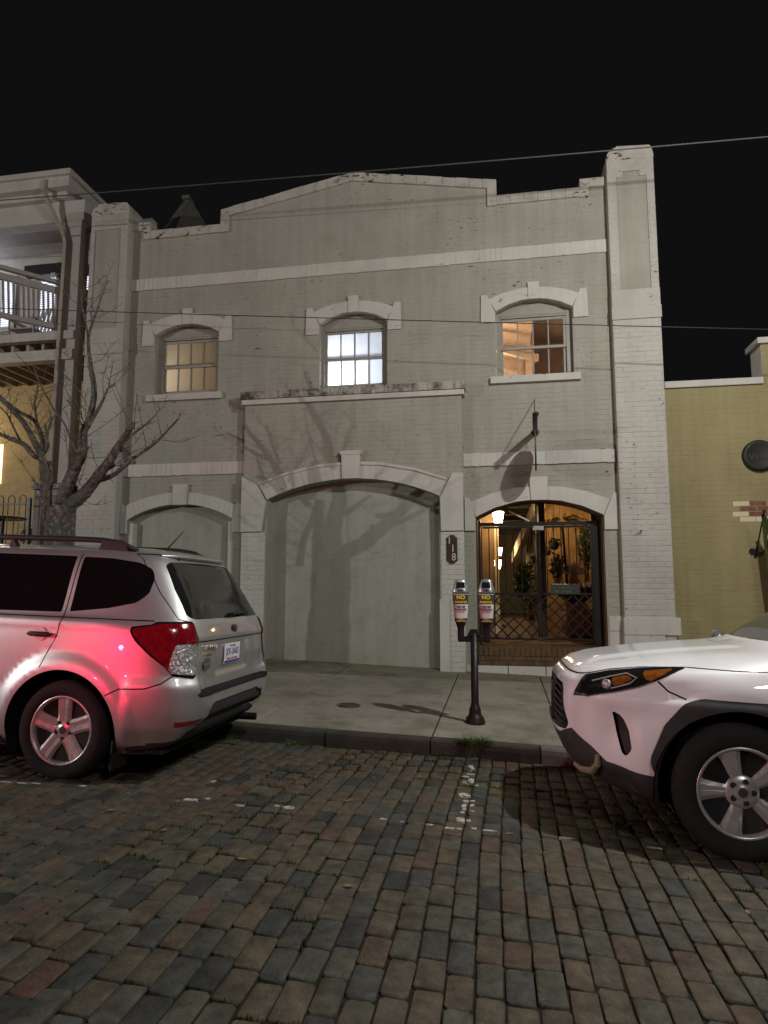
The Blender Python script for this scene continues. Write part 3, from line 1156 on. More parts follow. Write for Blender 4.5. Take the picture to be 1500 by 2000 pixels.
# windows ---------------------------------------------------------------------
def sash_window(a, b, zb, zg0, zg1, gx0, gx1, pane_mat, label):
    yf = FD + .13
    w = MB()
    # casing: jambs, head with mouldings, tympanum board
    w.prism([(a + .002, zb), (b - .002, zb), (b - .002, WZS + .02), (gx1 + .035, WZS + .02), (gx1 + .035, zg0 - .041), (gx0 - .035, zg0 - .041), (gx0 - .035, WZS + .02), (a + .002, WZS + .02)], yf, yf + .14)
    win = w.build('window', SASH, bld, label=label)
    m = MB()
    m.prism([(a + .003, WZS - .03)] + arc(a + .003, b - .003, WZS - .002, WZC - .002, 16) + [(b - .003, WZS - .03)], yf + .03, yf + .09)
    m.build('tympanum_board', SASH, win)
    m = MB()
    m.box(gx0 - .05, gx1 + .05, yf - .015, yf + .1, zg1 + .075, zg1 + .10)
    m.box(gx0 - .04, gx1 + .04, yf - .005, yf + .1, zg1 + .045, zg1 + .074)
    m.box(gx0 - .036, gx1 + .036, yf + .01, yf + .1, zg1 + .102, WZS - .028)
    m.build('head_moulding', SASH, win)
    zm = (zg0 + zg1) / 2
    for k, (z0, z1, yo) in enumerate(((zg0, zm - .012, .055), (zm + .012, zg1, .015))):
        s = MB()
        y0, y1 = yf + yo, yf + yo + .035
        s.box(gx0 - .035, gx0 + .008, y0, y1, z0 - .04, z1 + .035)
        s.box(gx1 - .008, gx1 + .035, y0, y1, z0 - .04, z1 + .035)
        s.box(gx0 + .009, gx1 - .009, y0, y1, z0 - .04, z0 + .004)
        s.box(gx0 + .009, gx1 - .009, y0, y1, z1 - .004, z1 + .035)
        wd = (gx1 - gx0)
        for q in (1, 2, 3):
            c = gx0 + wd * q / 4
            s.box(c - .010, c + .010, y0 + .004, y1 - .004, z0 + .004, z1 - .004)
        s.build('sash', SASH, win, bevel=.003)
        for q in range(4):
            p = MB()
            c0, c1 = gx0 + wd * q / 4 + (.010 if q else .008), gx0 + wd * (q + 1) / 4 - (.010 if q < 3 else .008)
            p.box(c0, c1, y0 + .016, y0 + .020, z0 + .004, z1 - .004)
            p.build('pane', pane_mat, win)
    return win


sash_window(-5.77, -4.61, 4.60, 4.76, 5.60, -5.66, -4.73, FROST, 'left upper window with frosted amber lit panes')
sash_window(-2.85, -1.73, 4.40, 4.71, 5.57, -2.765, -1.835, FROST, 'middle upper window glowing bluish white')
sash_window(0.0, 1.16, 4.60, 4.715, 5.585, 0.10, 1.04, GLASS, 'right upper window with clear panes and warm lit ceiling')


# lit rooms behind the upper windows
def room(x0, x1, y1, z0, z1, mat, label):
    m = MB()
    y0 = FD + .345
    m.box(x0 - .05, x1 + .05, y1, y1 + .05, z0 - .05, z1 + .05)
    m.box(x0 - .05, x0, y0, y1 - .001, z0, z1)
    m.box(x1, x1 + .05, y0, y1 - .001, z0, z1)
    m.box(x0 - .05, x1 + .05, y0, y1 - .001, z1 + .001, z1 + .05)
    m.box(x0 - .05, x1 + .05, y0, y1 - .001, z0 - .05, z0 - .001)
    return m.build('room_shell', mat, bld, label=label)


def bulb(x, y, z, power, color, radius, parent=None):
    """a lit lamp bulb inside a room or fitting"""
    l = bpy.data.lights.new('bulb_light', 'POINT')
    l.energy = power
    l.color = color
    l.shadow_soft_size = radius
    o = bpy.data.objects.new('bulb_light', l)
    COL.objects.link(o)
    o.location = (x, y, z)
    if parent is not None:
        o.parent = parent
        o.location = Vector((x, y, z)) - Vector(parent.location)
    return o


bulb(1.2, FD + 1.6, 5.4, 9, (1.0, .72, .58), .1, bld)  # extra light added to brighten the right half of the right room
room(-6.2, -4.35, FD + 2.2, 4.2, 6.35, ROOMTAN, 'tan walled room behind the left upper window')
room(-3.3, -1.4, FD + 2.0, 4.2, 6.35, ROOMW, 'white room behind the middle upper window')
room(-0.55, 1.65, FD + 3.2, 4.2, 6.35, PLASTER, 'room with pine boarding behind the right upper window')
bulb(-5.9, FD + .75, 5.0, 10, (1.0, .82, .6), .12, bld)
bulb(-2.68, FD + .62, 4.80, 46, (.80, .86, 1.0), .14, bld)
bulb(-0.30, FD + 1.05, 5.0, 46, (1.0, .80, .60), .12, bld)
# sloping pine ceiling, beam and wall boards in the right room
for k in range(9):
    m = MB()
    y0 = FD + .5 + k * .28
    z = 5.30 + k * .005
    m.box(-0.5, 0.62, y0, y0 + .27, z + .62 - .02, z + .64)
    m.build('ceiling_board', WOODCEIL, bld)
for k in range(10):
    m = MB()
    z = 4.3 + k * .15
    m.add([(-0.5, FD + 1.5, z), (-0.5, FD + 1.5, z + .145), (.52, FD + 2.3, z + .145), (.52, FD + 2.3, z),
           (-0.5, FD + 1.53, z), (-0.5, FD + 1.53, z + .145), (.52, FD + 2.33, z + .145), (.52, FD + 2.33, z)],
          [(0, 1, 2, 3), (7, 6, 5, 4), (0, 3, 7, 4), (1, 5, 6, 2), (0, 4, 5, 1), (3, 2, 6, 7)])
    m.build('wall_board', WOODCEIL, bld)
m = MB()
m.box(.53, .66, FD + 2.2, FD + 2.36, 4.2, 6.3)
m.bar((-0.5, FD + .9, 5.62), (0.72, FD + 1.7, 5.50), .09, .13)
m.build('room_beam', WOODCEIL, bld)
# roof slab behind the parapet and a steep roof turret beyond
m = MB()
m.box(-6.3, 1.75, FD + .36, FD + 9, 6.42, 6.5)
m.build('roof_deck', EARTH, bld)
SLATE = pmat('pale_roof_cladding', (0.15, 0.14, 0.115), 0.15, 6, 0.8, 0.4, 40)
tp = thing('roof_turret', (-7.0, 15.0, 6.5), 'steep pyramid roof of a turret behind the left parapet', 'roof')
c = at(345, 362, 14.0)
bl_ = at(298, 460, 14.0)
br_ = at(415, 448, 14.0)
m = MB()
zb = min(bl_.z, br_.z) - .6
wl, wr = c.x - bl_.x + .3, br_.x - c.x + .25
for (nm, pts) in (('roof_slope', [(c.x - wl, 14.0, zb), (c.x + .02, 13.6, zb), (c.x + .02, 14.6, c.z), (c.x - .1, 14.6, c.z)]),
                  ('roof_slope', [(c.x + .02, 13.6, zb), (c.x + wr, 14.4, zb), (c.x + .06, 14.65, c.z), (c.x + .02, 14.6, c.z)]),
                  ('roof_slope', [(c.x + wr, 14.4, zb), (c.x, 16, zb), (c.x, 14.8, c.z), (c.x + .06, 14.65, c.z)]),
                  ('roof_slope', [(c.x, 16, zb), (c.x - wl, 14.0, zb), (c.x - .1, 14.6, c.z), (c.x, 14.8, c.z)])):
    m = MB()
    m.add(pts, [(0, 1, 2, 3)])
    o = m.build(nm, SLATE, tp, fix=False)
    s = o.modifiers.new('thick', 'SOLIDIFY')
    s.thickness = .06
m = MB()
m.box(c.x - .12, c.x + .08, 14.5, 14.8, c.z - .02, c.z + .06)
m.build('roof_cap', SLATE, tp)
# ------------------------------------------------------------------ iron gate
GY = FD + .26
gz0, gz1 = .60, 2.43
zl = at(1050, 1160, GY).z          # top of the lattice
gate = thing('iron_gate', (.57, GY, .53), 'double wrought iron gate with lattice lower half closing the arched passage', 'gate')
m = MB()
m.prism(arc(-.345, 1.495, 2.46, 2.705, 24) + arc(-.33, 1.48, 2.45, 2.688, 24)[::-1], GY - .012, GY + .012)
m.box(-.335, -.30, GY - .02, GY + .02, .535, 2.44)
m.box(1.45, 1.485, GY - .02, GY + .02, .535, 2.44)
zt = at(1050, 1023, GY).z
m.box(-.30, 1.45, GY - .022, GY + .022, zt - .025, zt + .025)
m.box(1.36, 1.449, GY - .03, GY + .03, .535, 2.5)
m.build('gate_frame', DARKIRON, gate)
m = MB()
m.tube([(.575, GY, zt), (.575, GY, 2.67)], .013)
m.build('centre_rod', CREAM, gate)
m = MB()
m.bar((.14, GY + .05, 2.585), (.45, GY + .05, zt + .05), .022)
m.build('brace', CREAM, gate)
for (a, b) in ((-.295, .565), (.585, 1.355)):
    m = MB()
    m.box(a, a + .018, GY - .015, GY + .015, gz0, zt - .03)
    m.box(b - .018, b, GY - .015, GY + .015, gz0, zt - .03)
    for z in (gz0 + .03, zl, zt - .05):
        m.box(a + .031, b - .031, GY - .012, GY + .012, z - .015, z + .015)
    leaf = m.build('gate_leaf', DARKIRON, gate)
    n = 7
    for k in range(1, n):
        xx = a + (b - a) * k / n
        m = MB()
        m.tube([(xx, GY, zl + .01), (xx, GY, zt - .06)], .0085, 6)
        m.build('upright_bar', DARKIRON, leaf)
    # lattice of crossing flats, trimmed to the leaf
    p = .178
    x0, x1, z0, z1 = a + .03, b - .03, gz0 + .045, zl - .015
    for s in (1, -1):
        c = -3.0
        while c < 3.0:
            pts = []
            for xx in (x0, x1):
                z = z0 + s * (xx - x0) + c
                if z0 <= z <= z1: pts.append((xx, z))
            for z in (z0, z1):
                xx = x0 + (z - z0 - c) / s
                if x0 < xx < x1: pts.append((xx, z))
            if len(pts) >= 2 and abs(pts[0][0] - pts[1][0]) > .03:
                m = MB()
                yo = GY + .004 * s
                m.bar((pts[0][0], yo, pts[0][1]), (pts[1][0], yo, pts[1][1]), .010, .021)
                m.build('lattice_bar', DARKIRON, leaf)
            c += p
    for (rx, rz) in ((x0 + .29, z0 + .42), (x0 + .29, z0 + .18), (x1 - .22, z0 + .5)):
        m = MB()
        m.lathe([(.001, -.012), (.022, -.01), (.026, 0), (.001, .002)], (rx, GY - .008, rz), 'y', 8)
        m.build('rosette', DARKIRON, leaf)
m = MB()
m.box(.50, .66, GY - .03, GY + .02, zt - .10, zt - .035)
m.build('lock_plate', flat('gate_lock_metal', (.35, .33, .28), .4, .6), gate)
DKGREEN = flat('dark_green_board', (.018, .03, .026), .5)
GREENINK = flat('faded_green_lettering', (.11, .13, .085), .6)
sg = thing('gate_sign', (.9, GY - .03, 1.3), 'small dark green board sign with faded lettering hung on the gate', 'sign')
s0, s1 = at(1076, 1161, GY - .03), at(1132, 1142, GY - .03)
m = MB()
m.box(s0.x, s1.x, GY - .045, GY - .03, s0.z, s1.z)
m.build('board', DKGREEN, sg, bevel=.003)
r = random.Random(2)
for row, (zc, hh) in enumerate(((s1.z - .045, .022), (s0.z + .045, .032))):
    m = MB()
    xx = s0.x + .04 + .02 * row
    while xx < s1.x - .06 - .05 * row:
        h = hh * r.choice((1, 1, .7, 1.3))
        m.box(xx, xx + .005, GY - .0475, GY - .045, zc - hh / 2, zc - hh / 2 + h)
        if r.random() < .6: m.box(xx + .0055, xx + .013, GY - .0475, GY - .045, zc - hh / 2 + r.choice((0, .5)) * hh, zc - hh / 2 + r.choice((0, .5)) * hh + .005)
        xx += r.choice((.017, .02, .02, .03))
    m.build('lettering', GREENINK, sg)

# ------------------------------------------------------------------ lit passage behind the gate
AMBERW = pmat('amber_boards', (.33, .22, .095), .2, 5, .75, .3, 50)
PASSFLOOR = pmat('passage_brick_floor', (.22, .14, .08), .35, 9, .8, .6, 30)
DARKWOOD = pmat('dark_timber', (.045, .032, .022), .3, 8, .7, .4, 40)
TERRA = pmat('terracotta', (.36, .18, .09), .25, 9, .8, .3, 40)
PALESTONE = pmat('pale_cast_stone', (.50, .42, .32), .2, 12, .8, .5, 50)
LEAF = pmat('glossy_leaf', (.045, .07, .02), .45, 14, .45, .1, 60, .4)
PALM = pmat('palm_leaf', (.11, .12, .035), .4, 14, .45, .1, 60, .4)
ps = thing('courtyard_passage', (.5, 14, .5), 'lamp lit brick floored passage with boarded sides seen through the gate', 'passage')
m = MB()
m.box(-.9, 2.2, FD + .81, 24, .40, .515)
m.build('floor', PASSFLOOR, ps)
rf = random.Random(33)
row = 0
yb = FD + .85
while yb < 12.9:
    xb = -.5 - (.1 if row % 2 else 0)
    while xb < 2.0:
        m = MB()
        m.box(xb + .004, xb + .196, yb + .004, yb + .096, .50, .524 + rf.gauss(0, .0015))
        m.build('floor_brick', STEPBRICK if rf.random() < .5 else PASSFLOOR, ps)
        xb += .2
    yb += .1
    row += 1
m = MB()
m.box(-.62, -.36, FD + .34, 13.0, .5, 3.0)
m.box(-.62, -.115, 13.0, 13.1, .5, 3.4)
m.build('side_wall', pmat('tan_passage_wall', (.26, .185, .10), .15, 4, .8, .3, 50), ps)
m = MB()
m.box(-.112, -.03, 12.95, 13.05, .5, 3.4)
m.build('white_post', CREAM, ps)
xx = .72
while xx < 2.1:
    w = .115 + rf.uniform(-.01, .01)
    m = MB()
    yo = 13.6 + rf.gauss(0, .006)
    m.box(xx + .003, xx + w - .003, yo, yo + .02, .5, 3.1 + rf.uniform(-.04, .04))
    m.build('fence_board', AMBERW, ps)
    xx += w
yy = FD + .4
while yy < 13.55:
    m = MB()
    xo = 1.72 + rf.gauss(0, .005)
    m.box(xo, xo + .02, yy + .003, yy + .117, .5, 3.0)
    m.build('fence_board', AMBERW, ps)
    yy += .12
m = MB()
m.box(-2.0, 3.5, 23.0, 23.1, .5, 6)
m.build('end_wall', pmat('beige_end_wall', (.32, .25, .15), .12, 3, .8, .2, 50), ps)
m = MB()
for (a, b, z0, z1) in ((.02, .75, .55, 1.9), (-.6, -.05, .9, 2.6)):
    m.box(a, b, 22.9, 22.99, z0, z1)
m.build('shutter', flat('sage_shutter', (.2, .2, .1), .6), ps)
m = MB()
m.box(-.6, 1.9, FD + .36, 12.2, 3.15, 3.22)
m.box(-2.0, .5, 13.2, 20, 3.3, 3.4)
m.build('ceiling', DARKWOOD, ps)
m = MB()
p0, p1 = at(1048, 985, 13.4), at(1003, 1090, 18.0)
m.bar(p0, p1, .10, .28)
p0, p1 = at(1062, 985, 13.4), at(1010, 1086, 18.0)
m.bar(p0, p1, .05, .16)
m.build('eave_board', CREAM, ps)
m = MB()
a_, b_ = at(1049, 1160, 12.3), at(1063, 1000, 12.3)
m.box(a_.x, b_.x, 12.25, 12.38, .5, 3.2)
m.build('dark_post', DARKWOOD, ps)
m = MB()
a_, b_ = at(1031, 1180, 17.0), at(1041, 1050, 17.0)
m.box(a_.x, b_.x, 17, 17.15, .5, 3.3)
m.build('far_post', CREAM, ps)
m = MB()
for k in range(6):
    z = 2.85 - k * .02
    m.box(-.03, 1.7, 13.8 + k * 1.2, 13.9 + k * 1.2, z + .2, z + .34)
m.build('rafter', DARKWOOD, ps)


LAMPGLASS = emat('lit_lantern_glass', (1.0, .72, .42), 40.0)


def lantern(px, py, Y, s, power, label):
    c = at(px, py, Y)
    t = thing('wall_lantern', c, label, 'lantern', 'lit lanterns in the passage')
    m = MB()
    m.lathe([(.05 * s, -.09 * s), (.078 * s, .08 * s)], (0, 0, 0), 'z', 6)
    g = m.build('glass', LAMPGLASS, t, local=True)
    m = MB()
    m.lathe([(.095 * s, .082 * s), (.06 * s, .12 * s), (.02 * s, .15 * s), (.012 * s, .19 * s)], (0, 0, 0), 'z', 6)
    m.lathe([(.02 * s, -.12 * s), (.055 * s, -.10 * s), (.055 * s, -.09 * s)], (0, 0, 0), 'z', 6)
    m.tube([(0, 0, .18 * s), (-.05 * s, 0, .22 * s), (-.1 * s, 0, .18 * s), (-.1 * s, 0, .05 * s)], .008 * s, 6)
    m.build('lantern_frame', DARKIRON, t, local=True)
    l = bpy.data.lights.new('lantern_light', 'POINT')
    l.energy = power
    l.color = (1.0, .60, .28)
    l.shadow_soft_size = .09 * s
    o = bpy.data.objects.new('lantern_light', l)
    COL.objects.link(o)
    o.parent = t
    o.location = (0.13 * s, -.16 * s, -.02)
    return t


lantern(973, 1011, 12.6, 1.35, 24, 'large bright lantern at the top left inside the gateway')
lantern(974, 1077, 17.0, 1.15, 14, 'second lantern further down the passage, above the round one')
lantern(972, 1102, 19.0, 1.4, 16, 'lowest and farthest glowing lantern in the passage')
bulb(1.2, 12.7, 2.75, 13, (1, .62, .3), .1, ps)


def foliage(mb, c, rx, ry, rz, n, ls, seed, droop=.0):
    q = random.Random(seed)
    for _ in range(n):
        while True:
            d = Vector((q.uniform(-1, 1), q.uniform(-1, 1), q.uniform(-1, 1)))
            if d.length <= 1: break
        p = Vector(c) + Vector((d.x * rx, d.y * ry, d.z * rz))
        a = Vector((q.gauss(0, 1), q.gauss(0, 1), q.gauss(0, .7) - droop)).normalized()
        b = a.orthogonal().normalized()
        b = (b * math.cos(q.random() * 6) + a.cross(b) * math.sin(q.random() * 6)).normalized()
        l = ls * q.uniform(.6, 1.3)
        w = l * .28
        mb.add([p, p + a * l * .5 + b * w, p + a * l, p + a * l * .5 - b * w], [(0, 1, 2, 3)])


def potted(name, px, py, Y, r, h, n, ls, seed, label, pot=DARKWOOD, hang=True, cat='hanging plant', group='plants hanging in the passage'):
    c = at(px, py, Y)
    t = thing(name, c, label, cat, group)
    m = MB()
    m.lathe([(r * .55, -h), (r * .9, -h * .5), (r, 0), (r * .9, 0), (r * .85, -.02)], (0, 0, 0), 'z', 14)
    m.build('pot', pot, t, local=True)
    m = MB()
    foliage(m, (0, 0, r * .5), r * 1.1, r * 1.1, r * .7, n, ls, seed, .4)
    m.build('foliage', LEAF, t, local=True, fix=False)
    if hang:
        m = MB()
        for k in range(3):
            a = k * 2.1
            m.tube([(r * .95 * math.cos(a), r * .95 * math.sin(a), 0), (0, 0, .55)], .004, 4)
        m.build('hanger', DARKIRON, t, local=True)
    return t


potted('hanging_basket', 1082, 1062, 12.6, .10, .11, 60, .08, 1, 'trough shaped hanging basket nearest the right fence')
potted('hanging_basket', 1069, 1076, 13.2, .075, .09, 40, .07, 2, 'dark hanging pot just right of the dark post')
potted('hanging_basket', 1045, 1092, 14.8, .08, .09, 40, .07, 3, 'hanging pot left of the dark post')
potted('hanging_basket', 1034, 1104, 15.6, .09, .1, 40, .07, 4, 'lowest hanging pot farthest down the passage')


def bush(name, px0, px1, py0, py1, Y, n, ls, seed, label, mat=LEAF):
    a, b = at(px0, py1, Y), at(px1, py0, Y)
    t = thing(name, ((a.x + b.x) / 2, Y, a.z), label, 'plant')
    c = ((a.x + b.x) / 2, Y, (a.z + b.z) / 2)
    m = MB()
    foliage(m, c, (b.x - a.x) / 2, .25, (b.z - a.z) / 2, n, ls, seed)
    m.build('leaves', mat, t, fix=False)
    m = MB()
    q = random.Random(seed)
    for _ in range(7):
        m.tube([(c[0] + q.uniform(-.05, .05), Y, a.z - .25), (c[0] + q.uniform(-.6, .6) * (b.x - a.x), Y + q.uniform(-.1, .1), q.uniform(c[2], b.z))], [.009, .004], 5)
    m.build('stems', DARKWOOD, t, fix=False)
    return t


bush('potted_shrub', 1006, 1038, 1100, 1170, 15.0, 620, .09, 5, 'tall leafy shrub in the middle of the passage')
bush('potted_shrub', 1130, 1162, 1020, 1110, 12.9, 420, .09, 16, 'climbing leafy plant against the boarded right side')
bush('potted_shrub', 1076, 1100, 1080, 1130, 12.4, 300, .08, 6, 'dark leafy plant behind the stone bowl')
bush('potted_shrub', 1028, 1048, 1150, 1185, 13.0, 240, .07, 7, 'low leafy plant with small flowers beside the dark post')
# palm fronds under the arch on the right
c = at(1098, 1018, 11.6)
t = thing('palm', (c.x + .1, 11.7, .5), 'arching palm fronds under the right side of the gateway arch', 'palm')
m = MB()
m.tube([(c.x + .12, 11.75, .5), (c.x + .05, 11.7, 1.6), (c.x, 11.6, c.z - .05)], [.035, .025, .02], 7)
m.tube([(c.x + .14, 11.8, 1.2), (c.x + .3, 11.7, 1.9), (c.x + .2, 11.6, 2.4)], [.012, .01, .006], 6)
m.tube([(c.x - .1, 11.8, 1.9), (c.x + .1, 11.7, 1.75), (c.x + .4, 11.6, 1.3)], [.008, .008, .006], 6)
m.build('stem', DARKWOOD, t)
q = random.Random(6)
m = MB()
for k in range(15):
    an = q.uniform(-.3, 3.5)
    L_ = q.uniform(.35, .62)
    pts = []
    for i in range(9):
        s = i / 8
        pts.append(Vector((c.x + math.cos(an) * L_ * s, 11.6 + q.uniform(-.02, .02) + (k % 5 - 2) * .07 * s, c.z + math.sin(an) * L_ * .5 * s + .12 * s - .32 * s * s)))
    for i in range(1, 9):
        tdir = (pts[i] - pts[i - 1]).normalized()
        for sd in (-1, 1):
            out = (Vector((0, sd, 0)) + Vector((0, 0, -.6)) + tdir * .8).normalized()
            lw = .17 * (1 - .6 * i / 8)
            m.add([pts[i], pts[i] + tdir * .012 + out * lw * .5, pts[i] + out * lw, pts[i] - tdir * .012 + out * lw * .5], [(0, 1, 2, 3)])
m.build('fronds', PALM, t, fix=False)
# stone bowl on a jar, fan shaped ornament
c = at(1123, 1146, 11.7)
t = thing('stone_bowl_planter', (c.x, 11.7, .52), 'wide dark stone bowl with scalloped pale rim on a terracotta jar', 'planter')
m = MB()
m.smooth = True
m.lathe([(.10, 0), (.19, .12), (.24, .35), (.22, .55), (.13, .66), (.10, .70)], (c.x, 11.7, .52), 'z', 24)
m.build('jar', TERRA, t)
m = MB()
m.lathe([(.10, -.32), (.16, -.26), (.33, -.10), (.36, -.01), (.33, 0), (.30, -.05)], c, 'z', 28)
m.build('bowl', DARKWOOD, t)
m = MB()
for k in range(26):
    a = 2 * math.pi * k / 26
    m.lathe([(.001, -.035), (.035, -.02), (.042, .01), (.03, .035), (.001, .045)], (c.x + .335 * math.cos(a), 11.7 + .335 * math.sin(a), c.z + .01), 'z', 8)
m.build('scalloped_rim', PALESTONE, t)
c2 = at(1121, 1128, 11.7)
t = thing('fan_ornament', (c2.x, 11.7, c2.z), 'pale peach fan shaped ornament standing on the stone bowl', 'ornament')
m = MB()
m.smooth = True
m.lathe([(.09, -.16), (.085, -.05), (.06, .02), (.04, .06)], c2, 'z', 16)
m.build('base', TERRA, t)
m = MB()
q = random.Random(12)
for k in range(11):
    a = rad(15 + k * 15)
    L_ = .20 + q.uniform(-.03, .05)
    d = Vector((math.cos(a), q.uniform(-.25, .1), math.sin(a)))
    b = d.cross(Vector((0, 1, 0))).normalized()
    o_ = Vector(c2) + Vector((0, 0, .05))
    m.add([o_ - b * .012, o_ + d * L_ * .7 - b * .04, o_ + d * L_, o_ + d * L_ * .7 + b * .04, o_ + b * .012, o_ + d * L_ * .6 + Vector((0, -.03, 0))], [(0, 1, 5), (1, 2, 5), (2, 3, 5), (3, 4, 5), (4, 0, 5)])
o = m.build('fan', PALESTONE, t, fix=False)
c3 = at(1105, 1232, 12.2)
t = thing('terracotta_urn', (c3.x + .35, 12.2, .52), 'rounded terracotta urn standing low behind the lattice', 'urn')
m = MB()
m.smooth = True
m.lathe([(.09, 0), (.16, .08), (.20, .24), (.17, .38), (.10, .44), (.12, .48)], (c3.x + .35, 12.2, .52), 'z', 22)
m.build('body', TERRA, t)
m = MB()
m.lathe([(.12, .48), (.135, .49), (.12, .51), (.1, .5)], (c3.x + .35, 12.2, .52), 'z', 22)
m.build('lip', TERRA, t)

# ------------------------------------------------------------------ things on the front
PLAQUE = pmat('brown_plaque', (.045, .027, .017), .15, 12, .45, .15, 70)
DIGIT = flat('pale_digit_metal', (.55, .50, .44), .4)
p0, p1 = at(872.5, 1101, BF), at(893, 1045, BF)
yq = BF - .03
t = thing('house_number_plaque', ((p0.x + p1.x) / 2, yq, p0.z), 'tall brown plaque with the number 118 beside the gate', 'number plaque')
m = MB()
x0, x1, z0, z1 = p0.x, p1.x, p0.z, p1.z
w = x1 - x0
m.prism([(x0, z0 + .04), (x0 + .02, z0 + .032), (x0 + w * .3, z0), (x1 - w * .3, z0), (x1 - .02, z0 + .032), (x1, z0 + .04),
         (x1, z1 - .04), (x1 - .02, z1 - .032), (x1 - w * .3, z1), (x0 + w * .3, z1), (x0 + .02, z1 - .032), (x0, z1 - .04)], yq, yq + .03)
m.build('plate', PLAQUE, t, bevel=.003)
for ch, fx, fz in (('1', .28, .80), ('1', .60, .52), ('8', .68, .22)):
    text('digit', ch, .155, DIGIT, t, (x0 + w * fx, yq - .003, z0 + (z1 - z0) * fz), extrude=.003, sx=.9)

hs = thing('hanging_sign', (.48, FD, 3.75), 'oval sign seen edge on, hanging from an iron bracket over the gate', 'sign')
AR = Vector((.50, 9.02, 3.75))
aw = Vector((.557, FD, 3.745))
m = MB()
m.bar(aw + Vector((0, .0, 0)), AR, .07, .05)
m.lathe([(.06, -.01), (.06, 0), (.03, .02)], (aw.x, FD - .02, aw.z), 'y', 12)
m.build('arm', IRON, hs)
m = MB()
m.lathe([(.001, -.035), (.03, -.02), (.035, 0), (.03, .02), (.001, .035)], AR + Vector((.02, -.02, .0)), 'z', 12)
m.tube([AR + Vector((0, .05, .02)), (.557, FD - .01, 4.25)], .006, 6)
for (dy, xo) in ((.18, .0), (.80, .0)):
    m.tube([AR.lerp(aw, dy / 1.08) + Vector((0, 0, -.02)), AR.lerp(aw, dy / 1.08) + Vector((0, 0, -.12))], .006, 6)
m.build('stay_rod', IRON, hs)
m = MB()
n = 36
pts = [(math.cos(2 * math.pi * k / n), math.sin(2 * math.pi * k / n)) for k in range(n)]
cy, cz, ry, rz = 9.55, 3.36, .42, .29
vs = [(.0545 * (cy + ry * p[0]) + .004 + .012 * s, cy + ry * p[0], cz + rz * p[1]) for s in (-1, 1) for p in pts]
m.add(vs, [list(range(n)), list(range(2 * n - 1, n - 1, -1))] + [(i, n + i, n + (i + 1) % n, (i + 1) % n) for i in range(n)])
m.build('oval_board', flat('dark_sign_board', (.06, .055, .045), .5), hs)

# ------------------------------------------------------------------ twin parking meter
MSIL = pmat('brushed_meter_metal', (.50, .51, .53), .1, 20, .32, .1, 120, .5, metal=.75)
MSCREEN = flat('meter_screen', (.012, .014, .02), .12, spec=.6)
MGREY = flat('sticker_dark_grey', (.055, .055, .06), .45)
MWHITE = flat('sticker_white', (.72, .70, .69), .45)
MYEL = flat('sticker_yellow', (.80, .62, .02), .5)
MRED = flat('sticker_maroon', (.25, .03, .04), .5)
MBLACK = flat('sticker_black', (.03, .03, .035), .5)
mx, my = -.272, 6.66
mz = walk_z(mx, my)
mt = thing('parking_meter', (mx, my, mz), 'twin head parking meter on a black post with no parking stickers', 'parking meter')
m = MB()
m.smooth = True
m.lathe([(.098, -.01), (.098, .02), (.088, .035), (.09, .05), (.066, .075), (.056, .11), (.060, .125), (.05, .15), (.040, .18), (.037, .2), (.037, .86)], (0, 0, 0), 'z', 20)
m.build('post', IRON, mt, local=True)
m = MB()
m.box(-.155, .155, -.022, .022, .775, .83)
m.prism([(-.07, .831), (.07, .831), (.035, .90), (-.035, .90)], -.03, .03)
m.build('cross_bracket', IRON, mt, local=True, bevel=.006)
